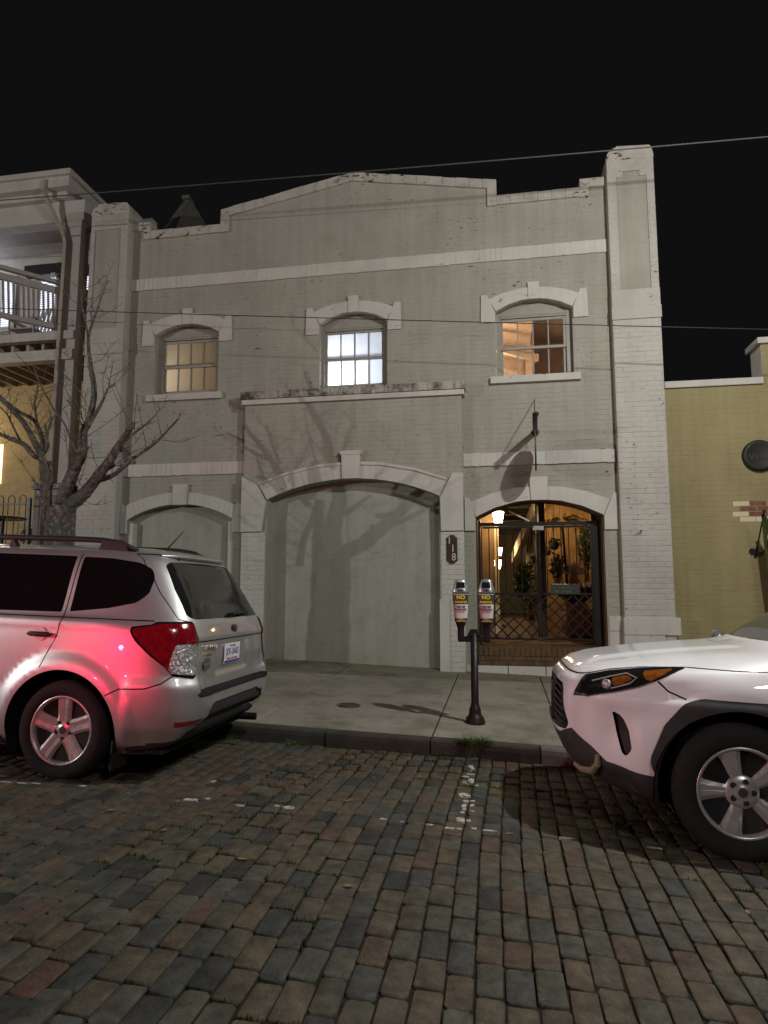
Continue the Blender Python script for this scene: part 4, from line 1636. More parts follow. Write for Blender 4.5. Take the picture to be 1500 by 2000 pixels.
for hx, tw in ((-.128, .10), (.128, -.06)):
    H = MB()
    R = Matrix.Rotation(tw, 3, 'Z')

    def T(p):
        return R @ Vector(p) + Vector((hx, 0, 0))

    def loft(rings, n=20, pw=3.0, mbx=None):
        vs, fs = [], []
        for (z, a, b) in rings:
            for k in range(n):
                an = 2 * math.pi * (k + .5) / n
                ca, sa = math.cos(an), math.sin(an)
                vs.append(T((a * math.copysign(abs(ca) ** (2 / pw), ca), b * math.copysign(abs(sa) ** (2 / pw), sa), z)))
        for i in range(len(rings) - 1):
            for k in range(n):
                fs.append((i * n + k, i * n + (k + 1) % n, (i + 1) * n + (k + 1) % n, (i + 1) * n + k))
        fs += [list(range(n - 1, -1, -1)), list(range((len(rings) - 1) * n, len(rings) * n))]
        mbx.add(vs, fs)
    H.smooth = False
    loft([(.79, .033, .033), (.90, .033, .033), (.92, .036, .036), (.985, .060, .048), (1.235, .080, .058), (1.248, .082, .060)], mbx=H)
    head = H.build('meter_head', IRON, mt, local=True)
    m = MB()
    m.smooth = True
    loft([(1.25, .083, .06), (1.27, .082, .06), (1.30, .074, .055), (1.365, .055, .042), (1.385, .046, .034), (1.39, .03, .02)], pw=3.4, mbx=m)
    m.build('dome', MSIL, head, local=True)

    def panel(zs, name, mat, off, wmul=1.0, dom=False):
        """strip wrapped round the front of the tapering head"""
        m = MB()
        vs, fs = [], []
        n = 12
        for z in zs:
            f = (z - .985) / .25
            a, b = .060 + .020 * f, .048 + .010 * f
            for k in range(n + 1):
                an = -math.pi / 2 + (k / n - .5) * 2.35 * wmul
                ca, sa = math.cos(an), math.sin(an)
                vs.append(T(((a + off) * math.copysign(abs(ca) ** (2 / 3), ca), (b + off) * math.copysign(abs(sa) ** (2 / 3), sa), z)))
        for i in range(len(zs) - 1):
            for k in range(n):
                fs.append((i * (n + 1) + k, i * (n + 1) + k + 1, (i + 1) * (n + 1) + k + 1, (i + 1) * (n + 1) + k))
        m.add(vs, fs)
        o = m.build(name, mat, head, local=True, fix=False)
        s = o.modifiers.new('thick', 'SOLIDIFY')
        s.thickness = .001
        s.offset = 1
        return o
    panel((.972, 1.243), 'sticker_edge', MWHITE, .001)
    panel((1.145, 1.238), 'sticker_band', MGREY, .0028, .98)
    panel((1.008, 1.143), 'sticker_sheet', MWHITE, .0028, .98)
    panel((.978, 1.006), 'sticker_band', MGREY, .0028, .98)

    def mtxt(s, z, size, mat, dx=0.0):
        yy = -(.048 + .010 * (z - .985) / .25) - .0062
        me = text_mesh(s, size, .0006, bold=size * .03)
        for v in me.vertices:
            bx = v.co.x + dx
            v.co = T((bx, yy + .25 * bx * bx * 6 - v.co.z, z + v.co.y))
        me.materials.clear()
        link_mesh('lettering', me, mat, head, True)
    mtxt('NO', 1.210, .052, MYEL)
    mtxt('PARKING', 1.164, .029, MYEL)
    mtxt('7:00 AM', 1.119, .026, MBLACK)
    mtxt('SUNDAYS', 1.092, .026, MRED)
    mtxt('8:00 AM - 5:00 PM', 1.070, .010, MBLACK)
    mtxt('TOW', .998, .018, MYEL)
    mtxt('ENFORCED', .983, .016, MYEL)
    # display window and card slot on the dome
    m = MB()
    for (z0, z1, w0, w1, y0, y1, nm, mat) in ((1.302, 1.36, .045, .037, -.0575, -.0455, 'screen', MSCREEN), (1.272, 1.29, .028, .026, -.063, -.060, 'card_slot', MBLACK)):
        m = MB()
        m.add([T((-w0, y0, z0)), T((w0, y0, z0)), T((w1, y1, z1)), T((-w1, y1, z1)), T((-w0, y0 + .02, z0)), T((w0, y0 + .02, z0)), T((w1, y1 + .02, z1)), T((-w1, y1 + .02, z1))],
              [(0, 1, 2, 3), (4, 7, 6, 5), (0, 4, 5, 1), (1, 5, 6, 2), (2, 6, 7, 3), (3, 7, 4, 0)])
        m.build(nm, mat, head, local=True)
# ------------------------------------------------------------------ building on the left with its two storey porch
PORCHW = pmat('porch_white_paint', (.42, .40, .36), .08, 3, .6, .2, 60, streak=.15)
BEIGE = pmat('porch_beige_paint', (.30, .275, .225), .1, 3, .65, .2, 60)
TANB = pmat('tan_painted_brick', (.44, .34, .17), .12, 5, .8, .4, 60)
BLINDW = emat('lit_blind_slats', (.80, .84, 1.0), 1.15)
LY = 10.45
lb = thing('porch_building', (-9, LY, .5), 'two storey building with white balcony porch left of the grey building', 'building')


def lx(px, py, Y): return at(px, py, Y).x


def lz(px, py, Y): return at(px, py, Y).z


xr = lx(150, 560, LY)              # right end of the porch
# entablature: cornice, soffit, frieze
xc = lx(137, 335, LY - .35)
zt = lz(70, 335, LY - .35)
m = MB()
m.box(-16, xc, LY - .35, LY + 4.5, zt - .10, zt)
m.box(-16, xc - .06, LY - .29, LY + 4.5, zt - .30, zt - .101)
m.box(-16, xc - .20, LY - .14, LY + 4.5, zt - .42, zt - .301)
m.build('cornice', PORCHW, lb, bevel=.012)
zf1 = zt - .42
zf0 = lz(60, 440, LY)
m = MB()
m.box(-16, xr + .08, LY - .02, LY + .25, zf0, zf1 - .001)
m.box(xr - .16, xr + .08, LY + .26, LY + 1.45, zf0, zf1 - .001)
m.build('frieze', PORCHW, lb, bevel=.01)
m = MB()
for k in range(12):
    m.box(-16, xr - .17, LY + .27 + k * .12, LY + .27 + k * .12 + .116, zf0 + .22, zf0 + .25)
m.build('porch_ceiling', PORCHW, lb)
# corner column: two tiers and the downpipe beside it
c0, c1 = lx(121, 600, LY), lx(150, 600, LY)
m = MB()
m.box(c0, c1, LY, LY + .26, 1.2, zf0 - .12)
m.box(c0 - .02, c1 + .02, LY - .02, LY + .28, zf0 - .12, zf0 - .002)
m.build('column', PORCHW, lb, bevel=.01)
dp = [at(88, 352, LY - .3), at(86, 374, LY - .3), at(97, 400, LY - .2), at(124, 456, LY - .06), at(129, 475, LY - .06)]
m = MB()
for i in range(len(dp) - 1):
    m.bar(dp[i], dp[i + 1], .085, .065)
bot = at(129, 475, LY - .06)
m.bar(bot, (bot.x - .06, bot.y, 1.3), .085, .065)
m.build('downpipe', BEIGE, lb, bevel=.006)
# balcony floor beam and joists
zb1, zb0 = lz(60, 652, LY), lz(60, 708, LY)
m = MB()
m.box(-16, xr + .02, LY - .06, LY + .14, zb0, zb0 + .20)
m.box(-16, xr + .02, LY - .05, LY + .10, zb1 - .16, zb1)
m.build('floor_beam', PORCHW, lb, bevel=.008)
m = MB()
for k in range(40):
    xx = xr - .1 - k * .32
    m.box(xx - .03, xx + .03, LY + .15, LY + 1.44, zb0 + .06, zb1 - .04)
m.build('joist', BEIGE, lb)
m = MB()
m.box(-16, xr, LY + .15, LY + 1.44, zb1 - .038, zb1)
m.build('balcony_floor', BEIGE, lb)
# railing, running back at an angle from the street side to the corner column
ra, rb = at(-40, 511, LY - 1.0), at(118, 553, LY + .1)
la, lb_ = at(-40, 606, LY - 1.0), at(118, 641, LY + .1)
m = MB()
m.bar(ra, rb, .10, .07)
m.bar(ra - Vector((0, 0, .16)), rb - Vector((0, 0, .16)), .06, .12)
m.bar(la, lb_, .08, .09)
m.build('rail', PORCHW, lb, bevel=.006)
for k in range(16):
    t_ = (k + .5) / 16
    a, b = la.lerp(lb_, t_), (ra - Vector((0, 0, .16))).lerp(rb - Vector((0, 0, .16)), t_)
    m = MB()
    m.bar(a, b, .028)
    m.build('baluster', PORCHW, lb)
# short railing past the column
ra2, rb2 = at(158, 565, LY + .2), at(186, 580, LY + 1.2)
m = MB()
m.bar(ra2, rb2, .08, .07)
m.bar(ra2 - Vector((0, 0, .85)), rb2 - Vector((0, 0, .85)), .08, .09)
m.build('rail', PORCHW, lb)
for k in range(7):
    p = ra2.lerp(rb2, (k + .5) / 7)
    m = MB()
    m.bar(p, p - Vector((0, 0, .85)), .035)
    m.build('baluster', PORCHW, lb)
# wall at the back of the porch
BW = LY + 1.45
m = MB()
m.box(-16, xr + .6, BW, BW + .2, -.5, zb1)
m.build('lower_wall', TANB, lb)
m = MB()
m.box(-16, xr + .6, BW, BW + .2, zb1, zt)
m.build('upper_wall', PORCHW, lb)
mb = MB()
brickwork(mb, lx(-60, 900, BW), xr + .5, .4, zb0 + .1, BW, lambda x, z: True, 91, proud=.006, j=.012)
mb.build('wall_brickwork', TANB, lb, kind='stuff', fix=False)
# lit windows with blinds upstairs
for (p0, p1, q0, q1) in ((4, 30, 545, 640), (78, 112, 540, 650), (154, 176, 540, 650)):
    a, b = at(p0, q1, BW - .02), at(p1, q0, BW - .02)
    m = MB()
    m.box(a.x - .06, b.x + .06, BW - .05, BW - .001, a.z - .1, b.z + .06)
    w_ = m.build('balcony_window', PORCHW, lb)
    nsl = int((b.z - a.z) / .05)
    for k in range(nsl):
        z = a.z + k * .05
        m = MB()
        m.add([(a.x, BW - .075, z), (b.x, BW - .075, z), (b.x, BW - .052, z + .046), (a.x, BW - .052, z + .046)], [(0, 1, 2, 3)])
        m.build('blind_slat', BLINDW, w_, fix=False)
a, b = at(66, 552, BW), at(178, 531, BW)
m = MB()
m.box(a.x, b.x, BW - .30, BW - .15, a.z, b.z + .1)
m.build('sign_board', IRON, lb, label='black fascia sign board under the porch ceiling')
zz = at(103, 538, BW - .31)
text('lettering', 'IS', .17, MWHITE, lb, (zz.x, BW - .304, zz.z), extrude=.002)
# warm window downstairs
a, b = at(-14, 945, BW - .02), at(6, 868, BW - .02)
m = MB()
m.box(a.x - .3, b.x, BW - .03, BW - .005, a.z, b.z)
m.build('lower_window', emat('warm_lit_window', (1.0, .74, .42), 2.2), lb)
bulb(lx(-30, 900, LY + 1.6), LY + .9, lz(0, 860, LY + 1.6), 17, (1.0, .74, .42), .15, lb)
bulb(lx(-20, 560, LY + 1.8), LY + .8, zf0 - .35, 24, (.78, .84, 1.0), .12, lb)
# pedestal under the column
a, b = at(57, 1056, LY - .45), at(126, 943, LY - .45)
m = MB()
m.box(a.x + .02, b.x - .02, LY - .42, LY + .28, -.2, b.z - .22)
m.build('pedestal', pmat('grey_stucco', (.17, .165, .15), .15, 4, .85, .4, 40), lb)
m = MB()
m.box(a.x, b.x, LY - .45, LY + .3, b.z - .10, b.z)
m.box(a.x + .03, b.x - .01, LY - .43, LY + .29, b.z - .22, b.z - .101)
m.build('pedestal_cap', IRON, lb, bevel=.01)

# rocking chair on the balcony
c = at(58, 628, LY + .9)
rc = thing('rocking_chair', (c.x, LY + .9, zb1), 'white slatted rocking chair on the balcony of the left building', 'chair')
z0 = zb1
for sx_ in (-.27, .27):
    m = MB()
    pts = [(c.x + sx_, LY + .9 - .45 + k * .1, z0 + .03 + .10 * ((k - 4.5) / 4.5) ** 2) for k in range(10)]
    m.tube(pts, .02, 6)
    m.build('rocker', PORCHW, rc)
    for yo, h in ((-.22, .62), (.22, 1.15)):
        m = MB()
        m.tube([(c.x + sx_, LY + .9 + yo, z0 + .05), (c.x + sx_, LY + .9 + yo + (.22 if h > 1 else 0), z0 + h)], .022, 6)
        m.build('leg', PORCHW, rc)
    m = MB()
    m.box(c.x + sx_ - .04, c.x + sx_ + .04, LY + .62, LY + 1.25, z0 + .62, z0 + .65)
    m.build('armrest', PORCHW, rc)
m = MB()
for k in range(6):
    m.box(c.x - .27, c.x + .27, LY + .67 + k * .08, LY + .74 + k * .08, z0 + .42, z0 + .44)
m.build('seat', PORCHW, rc)
m = MB()
for k in range(6):
    xx = c.x - .22 + k * .088
    m.bar((xx, LY + 1.14, z0 + .45), (xx, LY + 1.34, z0 + 1.12), .05, .015)
m.build('backrest', PORCHW, rc)

# iron fence with hooped top and a round table behind it
fy = LY - .6
fn = thing('hooped_iron_fence', (at(20, 1000, fy).x, fy, .4), 'black iron fence with hooped tops in front of the porch', 'fence')
fz1 = at(20, 968, fy).z
fz0 = walk_z(-8, fy)
xe = at(56, 1000, fy).x
k = 0
xx = xe - .06
while xx > at(-120, 1000, fy).x:
    m = MB()
    w = .125
    pts = [(xx, fy, fz0), (xx, fy, fz1 - w / 2)] + [(xx - w / 2 + w / 2 * math.cos(a * math.pi / 8), fy, fz1 - w / 2 + w / 2 * math.sin(a * math.pi / 8)) for a in range(1, 8)] + [(xx - w, fy, fz1 - w / 2), (xx - w, fy, fz0)]
    m.tube(pts, .0085, 6)
    m.build('hoop', IRON, fn)
    xx -= .215
m = MB()
for z in (at(20, 985, fy).z, at(20, 1050, fy).z, fz0 + .12):
    m.box(at(-120, 1000, fy).x, xe, fy - .012, fy + .012, z - .014, z + .014)
m.build('rail', IRON, fn)
m = MB()
m.box(xe - .01, xe + .035, fy - .025, fy + .025, fz0, at(58, 973, fy).z)
m.build('post', IRON, fn)
ty = LY + .35
tc = at(5, 1011, ty)
tb = thing('bistro_table', (tc.x, ty, .4), 'round black cafe table behind the iron fence', 'table')
m = MB()
m.lathe([(.001, -.03), (.40, -.03), (.41, -.01), (.41, .0), (.001, .005)], tc, 'z', 28)
m.build('table_top', IRON, tb)
m = MB()
m.tube([(tc.x, ty, .45), (tc.x, ty, tc.z - .03)], .04, 10)
m.build('leg', IRON, tb)
m = MB()
m.lathe([(.24, 0), (.24, .02), (.06, .06)], (tc.x, ty, .42), 'z', 18)
m.build('foot', IRON, tb)
fp = at(57, 1040, fy + .25)
t = thing('flower_pot_plant', (fp.x, fy + .25, .4), 'small plant with yellow flowers at the fence end', 'plant')
m = MB()
foliage(m, (fp.x, fy + .25, fp.z - .05), .10, .1, .16, 160, .07, 41)
m.build('leaves', LEAF, t, fix=False)
m = MB()
foliage(m, (fp.x, fy + .22, fp.z + .06), .07, .06, .05, 50, .045, 42)
m.build('flowers', flat('yellow_petal', (.42, .30, .06), .6), t, fix=False)
m = MB()
m.lathe([(.10, 0), (.13, .35), (.14, fp.z - .25 - .4)], (fp.x, fy + .25, .42), 'z', 14)
m.build('pot', TERRA, t)

# ------------------------------------------------------------------ ochre building on the right
RY = FD
ry = thing('ochre_brick_building', (5, RY, .3), 'low ochre painted brick building at the right edge', 'building')
ztop = 4.33
bare = [(3.30, 2.34), (3.30, 2.42), (3.36, 2.42), (3.36, 2.56), (3.52, 2.56), (3.52, 2.64), (6.0, 2.64), (6.0, 2.34)]
m = MB()
m.box(2.40, 3.80, RY + .004, RY + .3, -.3, ztop)
m.box(3.801, 14, RY + .004, RY + .3, -.3, 4.93)
m.box(3.801, 4.10, RY + .301, RY + .42, 4.3, 4.93)
m.build('wall', YELLOW, ry)


def yel_ok(x, z):
    return z < (ztop if x < 3.80 else 4.93)


coll = []
brickwork(None, 2.405, 5.4, .15, 4.93, RY, yel_ok, 55, course=.0752, collect=coll, proud=.0022, jit=.0007)
ym, bm_ = MB(), MB()
rb_ = random.Random(77)
for vs, fs in coll:
    cx, cz = (vs[4][0] + vs[5][0]) / 2, (vs[4][2] + vs[6][2]) / 2
    if 2.34 < cz < 2.66 and cx > 3.25 and 3.24 < cx + rb_.uniform(-.05, .05):
        o_ = MB()
        o_.add(vs, fs)
        pale = rb_.random() < .22 or cx < 3.42
        o_.build('brick', rb_.choice((CREAM, YELLOW)) if pale else RAWBRICK, ry, fix=False)
    elif cz < 1.0 and cx > 3.62 + (cz - .4) * .1:
        o_ = MB()
        o_.add(vs, fs)
        o_.build('brick', RAWBRICK if rb_.random() < .8 else YELLOW, ry, fix=False)
    else:
        ym.add(vs, fs)
ym.build('wall_brickwork', YELLOW, ry, kind='stuff', fix=False)
m = MB()
m.box(2.44, 3.79, RY - .04, RY + .34, ztop, ztop + .10)
m.build('coping', TRIM, ry, bevel=.008)
m = MB()
m.box(3.74, 14, RY - .05, RY + .46, 4.931, 5.02)
m.build('parapet_cap', TRIM, ry, bevel=.008)
m = MB()
m.box(3.795, 3.799, RY + .01, RY + .41, ztop + .05, 4.92)
m.build('parapet_return', TRIM, ry)
dc = at(1481, 890.5, RY)
ds = thing('round_wall_sign', (dc.x, RY, dc.z), 'dark round relief sign on the ochre wall', 'sign')
m = MB()
m.smooth = True
m.lathe([(.001, -.075), (.17, -.075), (.195, -.085), (.215, -.075), (.225, -.05), (.225, 0)], dc, 'y', 40)
m.build('disc', pmat('black_relief_metal', (.02, .02, .018), .2, 10, .5, .3, 50), ds)
text('lettering', 'WILM', .13, flat('dark_bronze_letter', (.035, .031, .028), .45), ds, (dc.x + .01, RY - .078, dc.z - .03), extrude=.008)
# flag pole with the narrow open flag
pb, pt_ = at(1476.5, 1081, RY - .05), at(1492.5, 999, RY - .55)
fg = thing('open_flag', (pb.x, RY, pb.z), 'narrow green OPEN flag on a slanting pole fixed to the ochre wall', 'flag')
m = MB()
m.tube([pb + Vector((0, .05, -.04)), pb, pt_], [.011, .011, .009], 8)
m.lathe([(.001, -.025), (.022, -.012), (.024, .01), (.001, .028)], pt_, 'z', 12)
d_ = (pt_ - pb).normalized()
m.tube([pb - d_ * .03, pb + d_ * .12], [.024, .018], 10)
m.lathe([(.045, -.012), (.045, 0)], (pb.x - .03, RY - .002, pb.z + .03), 'y', 14)
m.build('pole', IRON, fg)
FLAG = pmat('olive_flag_cloth', (.045, .055, .012), .2, 9, .8, .3, 60)
fx0, fx1, fz1_, fz0_ = pt_.x - .02, pt_.x + .34, pt_.z - .03, pt_.z - 1.35
nx, nz_ = 10, 22
vs, fs = [], []
for j in range(nz_ + 1):
    t_ = j / nz_
    for i in range(nx + 1):
        s_ = i / nx
        w_ = min(1.0, .12 + t_ * 1.6)
        x_ = fx0 + (fx1 - fx0) * s_ * w_ + .10 * t_
        vs.append((x_, RY - .50 + .03 * math.sin(6 * s_ + 3 * t_) + .12 * t_, fz1_ + (fz0_ - fz1_) * t_))
for j in range(nz_):
    for i in range(nx):
        fs.append((j * (nx + 1) + i, j * (nx + 1) + i + 1, (j + 1) * (nx + 1) + i + 1, (j + 1) * (nx + 1) + i))
m = MB()
m.smooth = True
m.add(vs, fs)
o = m.build('cloth', FLAG, fg, fix=False)
o.modifiers.new('thick', 'SOLIDIFY').thickness = .003
for i, ch in enumerate('OPEN'):
    text('lettering', ch, .30, MWHITE, fg, (fx0 + .15 + .035 * i, RY - .56 + .03 * i, fz1_ - .33 - .28 * i), extrude=.001)
vc = at(1397.5, 1237, RY)
vt = thing('wall_vent_pipe', (vc.x, RY, vc.z), 'short metal vent spout low on the ochre wall', 'vent')
m = MB()
m.smooth = True
m.tube([(vc.x, RY + .03, vc.z), (vc.x, RY - .06, vc.z), (vc.x + .02, RY - .10, vc.z - .03), (vc.x + .03, RY - .115, vc.z - .06)], [.045, .045, .048, .05], 14)
m.build('spout', MSIL, vt)
m = MB()
m.lathe([(.06, -.008), (.06, 0)], (vc.x, RY - .003, vc.z), 'y', 16)
m.build('collar', MSIL, vt)
for k, (px, py) in enumerate(((1440, 1252), (1465, 1246))):
    c = at(px, py, RY - .25)
    t = thing('foundation_weed', (c.x, RY - .25, c.z - .3), ('left' if k == 0 else 'right') + ' spiky weed at the foot of the ochre wall behind the white car', 'plant', 'weeds by the ochre wall')
    m = MB()
    q = random.Random(60 + k)
    for _ in range(26):
        a = q.uniform(.3, 2.8)
        L_ = q.uniform(.2, .42)
        p = Vector((c.x, RY - .25 + q.uniform(-.05, .05), c.z - .28))
        d = Vector((math.cos(a) * .8, q.uniform(-.3, .2), math.sin(a)))
        b = d.cross(Vector((0, 1, 0))).normalized()
        m.add([p - b * .008, p + d * L_ * .6 - b * .014, p + d * L_ + Vector((0, 0, -.06)), p + d * L_ * .6 + b * .014, p + b * .008], [(0, 1, 2, 3, 4)])
    m.build('leaves', LEAF, t, fix=False)
    m = MB()
    m.tube([(c.x, RY - .25, c.z - .6), (c.x, RY - .25, c.z - .2)], .012, 6)
    m.build('stem', DARKWOOD, t)
# ------------------------------------------------------------------ bare street tree
TY = 7.5
tz = walk_z(-5.5, TY)
tb_ = at(112, 1080, TY)
tree = thing('street_tree', (tb_.x, TY, tz), 'bare pollarded tree with lichen spotted bark on the pavement behind the silver car', 'tree')
rt = random.Random(17)
knots = []


def limb(mb, pts, r0, r1, dy=0.0, n=9, wob=.012, rough=.10):
    """limb through measured spots; dy lets it lean out of the plane"""
    P = []
    for i, (x, y) in enumerate(pts):
        t = i / max(1, len(pts) - 1)
        P.append(at(x, y, TY + dy * t))
    # smooth by subdivision
    Q = []
    for i in range(len(P) - 1):
        a, b = P[i], P[i + 1]
        p0 = P[i - 1] if i else a
        p3 = P[i + 2] if i + 2 < len(P) else b
        m = max(2, int((b - a).length / .05))
        for k in range(m):
            t = k / m
            q = .5 * ((2 * a) + (-p0 + b) * t + (2 * p0 - 5 * a + 4 * b - p3) * t * t + (-p0 + 3 * a - 3 * b + p3) * t ** 3)
            Q.append(q)
    Q.append(P[-1])
    N = len(Q)
    R = []
    for i, q in enumerate(Q):
        t = i / (N - 1)
        rr_ = r0 + (r1 - r0) * t
        rr_ *= 1 + rough * noise.noise(q * 14) + rough * .8 * noise.noise(q * 31)
        R.append(max(.002, rr_))
        Q[i] = q + Vector((noise.noise(q * 6), noise.noise(q * 6 + Vector((9, 0, 0))), 0)) * wob * min(1, r0 * 12)
    mb.tube(Q, R, n)
    return Q, R


T_ = MB()
T_.smooth = True
base = tb_
trunk_pts = [Vector((base.x - .02, TY, tz - .1)), Vector((base.x - .02, TY, tz + .3)), Vector((base.x - .02, TY, tz + .9)), at(113, 1090, TY), at(116, 1050, TY), at(119, 1015, TY), at(121, 985, TY)]
trr = [.29, .21, .19, .18, .18, .18, .155]
Q, R = [], []
for i in range(len(trunk_pts) - 1):
    for k in range(6):
        t = k / 6
        q = trunk_pts[i].lerp(trunk_pts[i + 1], t)
        Q.append(q)
        R.append((trr[i] * (1 - t) + trr[i + 1] * t) * (1 + .09 * noise.noise(q * 9)))
T_.tube(Q, R, 18)
T_.build('trunk', BARK, tree)
LB = [
    ([(118, 1012), (140, 984), (166, 963), (191, 930), (215, 898), (234, 867), (250, 846), (261, 826)], .105, .036, -.25),
    ([(234, 872), (244, 884), (262, 903)], .04, .034, -.3),
    ([(196, 938), (224, 926), (260, 896), (304, 864), (330, 838), (348, 818)], .036, .012, -.35),
    ([(240, 864), (262, 846), (290, 824), (312, 800)], .02, .008, .1),
    ([(205, 916), (214, 913), (222, 908)], .04, .032, -.1),
    ([(122, 985), (129, 955), (144, 920), (158, 890), (162, 867), (165, 842), (171, 826)], .10, .058, .15),
    ([(171, 828), (177, 812), (183, 781), (184, 758), (180, 729), (174, 692), (172, 652)], .048, .024, .3),
    ([(172, 655), (165, 618), (160, 588), (163, 560)], .016, .005, .35),
    ([(173, 655), (181, 630), (188, 610), (200, 575), (210, 548)], .020, .006, .25),
    ([(172, 834), (182, 815), (193, 797), (203, 778), (210, 760), (224, 750)], .030, .014, .05),
    ([(212, 758), (214, 744), (219, 720), (222, 698)], .009, .004, .05),
    ([(160, 830), (150, 810), (140, 793), (133, 783)], .010, .007, -.1),
    ([(163, 824), (155, 800), (148, 780), (144, 765)], .011, .007, .1),
    ([(152, 888), (140, 862), (125, 826), (109, 807), (95, 780), (82, 758), (70, 728), (62, 706)], .016, .008, -.25),
    ([(146, 915), (158, 895), (172, 873)], .04, .022, -.1),
    ([(100, 1040), (92, 1012), (88, 970), (86, 934), (84, 900), (80, 884)], .075, .052, -.1),
    ([(84, 896), (68, 891), (45, 867), (23, 858), (0, 848), (-30, 838)], .042, .022, -.25),
    ([(80, 886), (64, 856), (45, 824), (25, 801), (0, 776), (-30, 742), (-50, 700)], .046, .022, -.2),
    ([(82, 884), (84, 862), (72, 828), (62, 817), (39, 805), (10, 783), (-20, 766)], .036, .014, .1),
    ([(72, 824), (68, 789), (71, 772), (74, 752)], .020, .012, .1),
    ([(70, 800), (78, 782), (84, 770)], .010, .006, .1),
    ([(86, 884), (94, 871), (90, 848), (88, 828)], .028, .016, -.05),
    ([(90, 860), (97, 830), (104, 815), (113, 802)], .018, .008, -.05),
    ([(45, 868), (37, 856), (21, 824), (14, 809), (0, 795)], .018, .010, -.1),
    ([(96, 900), (100, 930), (96, 970), (98, 1020)], .03, .05, .15),
]
ends = []
for pts, r0, r1, dy in LB:
    m = MB()
    m.smooth = True
    Q, R = limb(m, pts, r0 * .92, r1 * .80, dy)
    o = m.build('branch', BARK, tree)
    ends.append((Q, R))
# spurs and twigs
m = MB()
for Q, R in ends:
    L_ = len(Q)
    for k in range(2, L_):
        if rt.random() < .7:
            q, r_ = Q[k], R[k]
            t = (Q[k] - Q[k - 1]).normalized()
            side = t.orthogonal().normalized()
            a = rt.random() * 6.28
            d = (side * math.cos(a) + t.cross(side) * math.sin(a)) * .9 + t * .5 + Vector((0, 0, .25))
            d.normalize()
            ln = rt.uniform(.03, .09) if rt.random() < .68 else rt.uniform(.2, .75)
            p1 = q + d * (r_ * .8 + ln * .5)
            p2 = q + d * (r_ * .8 + ln) + Vector((rt.uniform(-.03, .03), rt.uniform(-.03, .03), rt.uniform(-.01, .05))) * ln * 5
            m.tube([q, p1, p2], [.006 if ln < .1 else .005, .0042, .002], 5, caps=False)
            if ln > .2:
                for _ in range(6):
                    p3 = p1.lerp(p2, rt.random())
                    m.tube([p3, p3 + Vector((rt.uniform(-1, 1), rt.uniform(-1, 1), rt.uniform(-.2, 1))) * .13], [.003, .0014], 4, caps=False)
o = m.build('twigs', BARK, tree, fix=False)
o['kind'] = 'stuff'

# ------------------------------------------------------------------ overhead cables
def cable(name, a, b, sag, r, mat, label, group='overhead cables'):
    n = 40
    pts = []
    for i in range(n + 1):
        t = i / n
        p = a.lerp(b, t)
        pts.append(p + Vector((0, 0, -4 * sag * t * (1 - t))))
    m = MB()
    m.tube(pts, r, 6)
    o = m.build(name, mat)
    return tag(o, label, 'cable', group)


pa, pb_ = at(0, 379, 8.3), at(1500, 252, 8.3)
d = pb_ - pa
cable('overhead_cable', pa - d * .8, pb_ + d * .8, .12, .009, PALEWIRE, 'thick overhead cable crossing in front of the roofline')
pa, pb_ = at(60, 600, 9.0), at(1500, 637, 9.0)
d = pb_ - pa
cable('overhead_cable', pa - d * .5, pb_ + d * .7, .05, .0065, WIRE, 'thin overhead wire crossing in front of the upper windows')


# ------------------------------------------------------------------ street lamps outside the picture that light the street
def street_lamp(head, foot, power, color, radius, label):
    t = thing('street_lamp', foot, label, 'street lamp', 'street lamps lighting the street')
    h = head - foot
    m = MB()
    m.smooth = True
    m.lathe([(.14, 0), (.14, .08), (.10, .14), (.075, .5), (.06, 1.0), (.045, h.z * .9), (.04, h.z + .12)], (0, 0, 0), 'z', 14)
    m.build('pole', IRON, t, local=True)
    m = MB()
    m.tube([(0, 0, h.z + .08), (h.x * .5, h.y * .5, h.z + .34), (h.x, h.y, h.z + .27)], .028, 8)
    m.build('arm', IRON, t, local=True)
    m = MB()
    m.lathe([(.02, .30), (.10, .26), (.17, .19), (.18, .17), (.16, .175)], (h.x, h.y, h.z), 'z', 18)
    m.build('lamp_head', IRON, t, local=True)
    m = MB()
    m.lathe([(.001, .16), (.13, .16), (.13, .14), (.001, .125)], (h.x, h.y, h.z), 'z', 18)
    m.build('lamp_lens', emat('lit_street_lamp_lens', color, 6.0), t, local=True)
    l = bpy.data.lights.new('street_lamp_light', 'POINT')
    l.energy = power
    l.color = color
    l.shadow_soft_size = radius
    o = bpy.data.objects.new('street_lamp_light', l)
    COL.objects.link(o)
    o.parent = t
    o.location = h
    return t


street_lamp(LAMP_RIGHT, Vector((3.35, 6.35, walk_z(3.35, 6.35))), LAMP_RIGHT_W, (1.0, .985, .95), .07, 'black street lamp on the kerb beyond the right edge of the picture')
street_lamp(LAMP_LEFT, Vector((-17.2, -3.6, road_z(-17.2, -3.6))), LAMP_LEFT_W, (1.0, .965, .92), .07, 'short street lamp across the street to the left')
street_lamp(LAMP_OPPOSITE, Vector((5.2, -4.2, road_z(5.2, -4.2))), LAMP_OPPOSITE_W, (1.0, .985, .95), .55, 'street lamp on the opposite pavement behind the viewer')
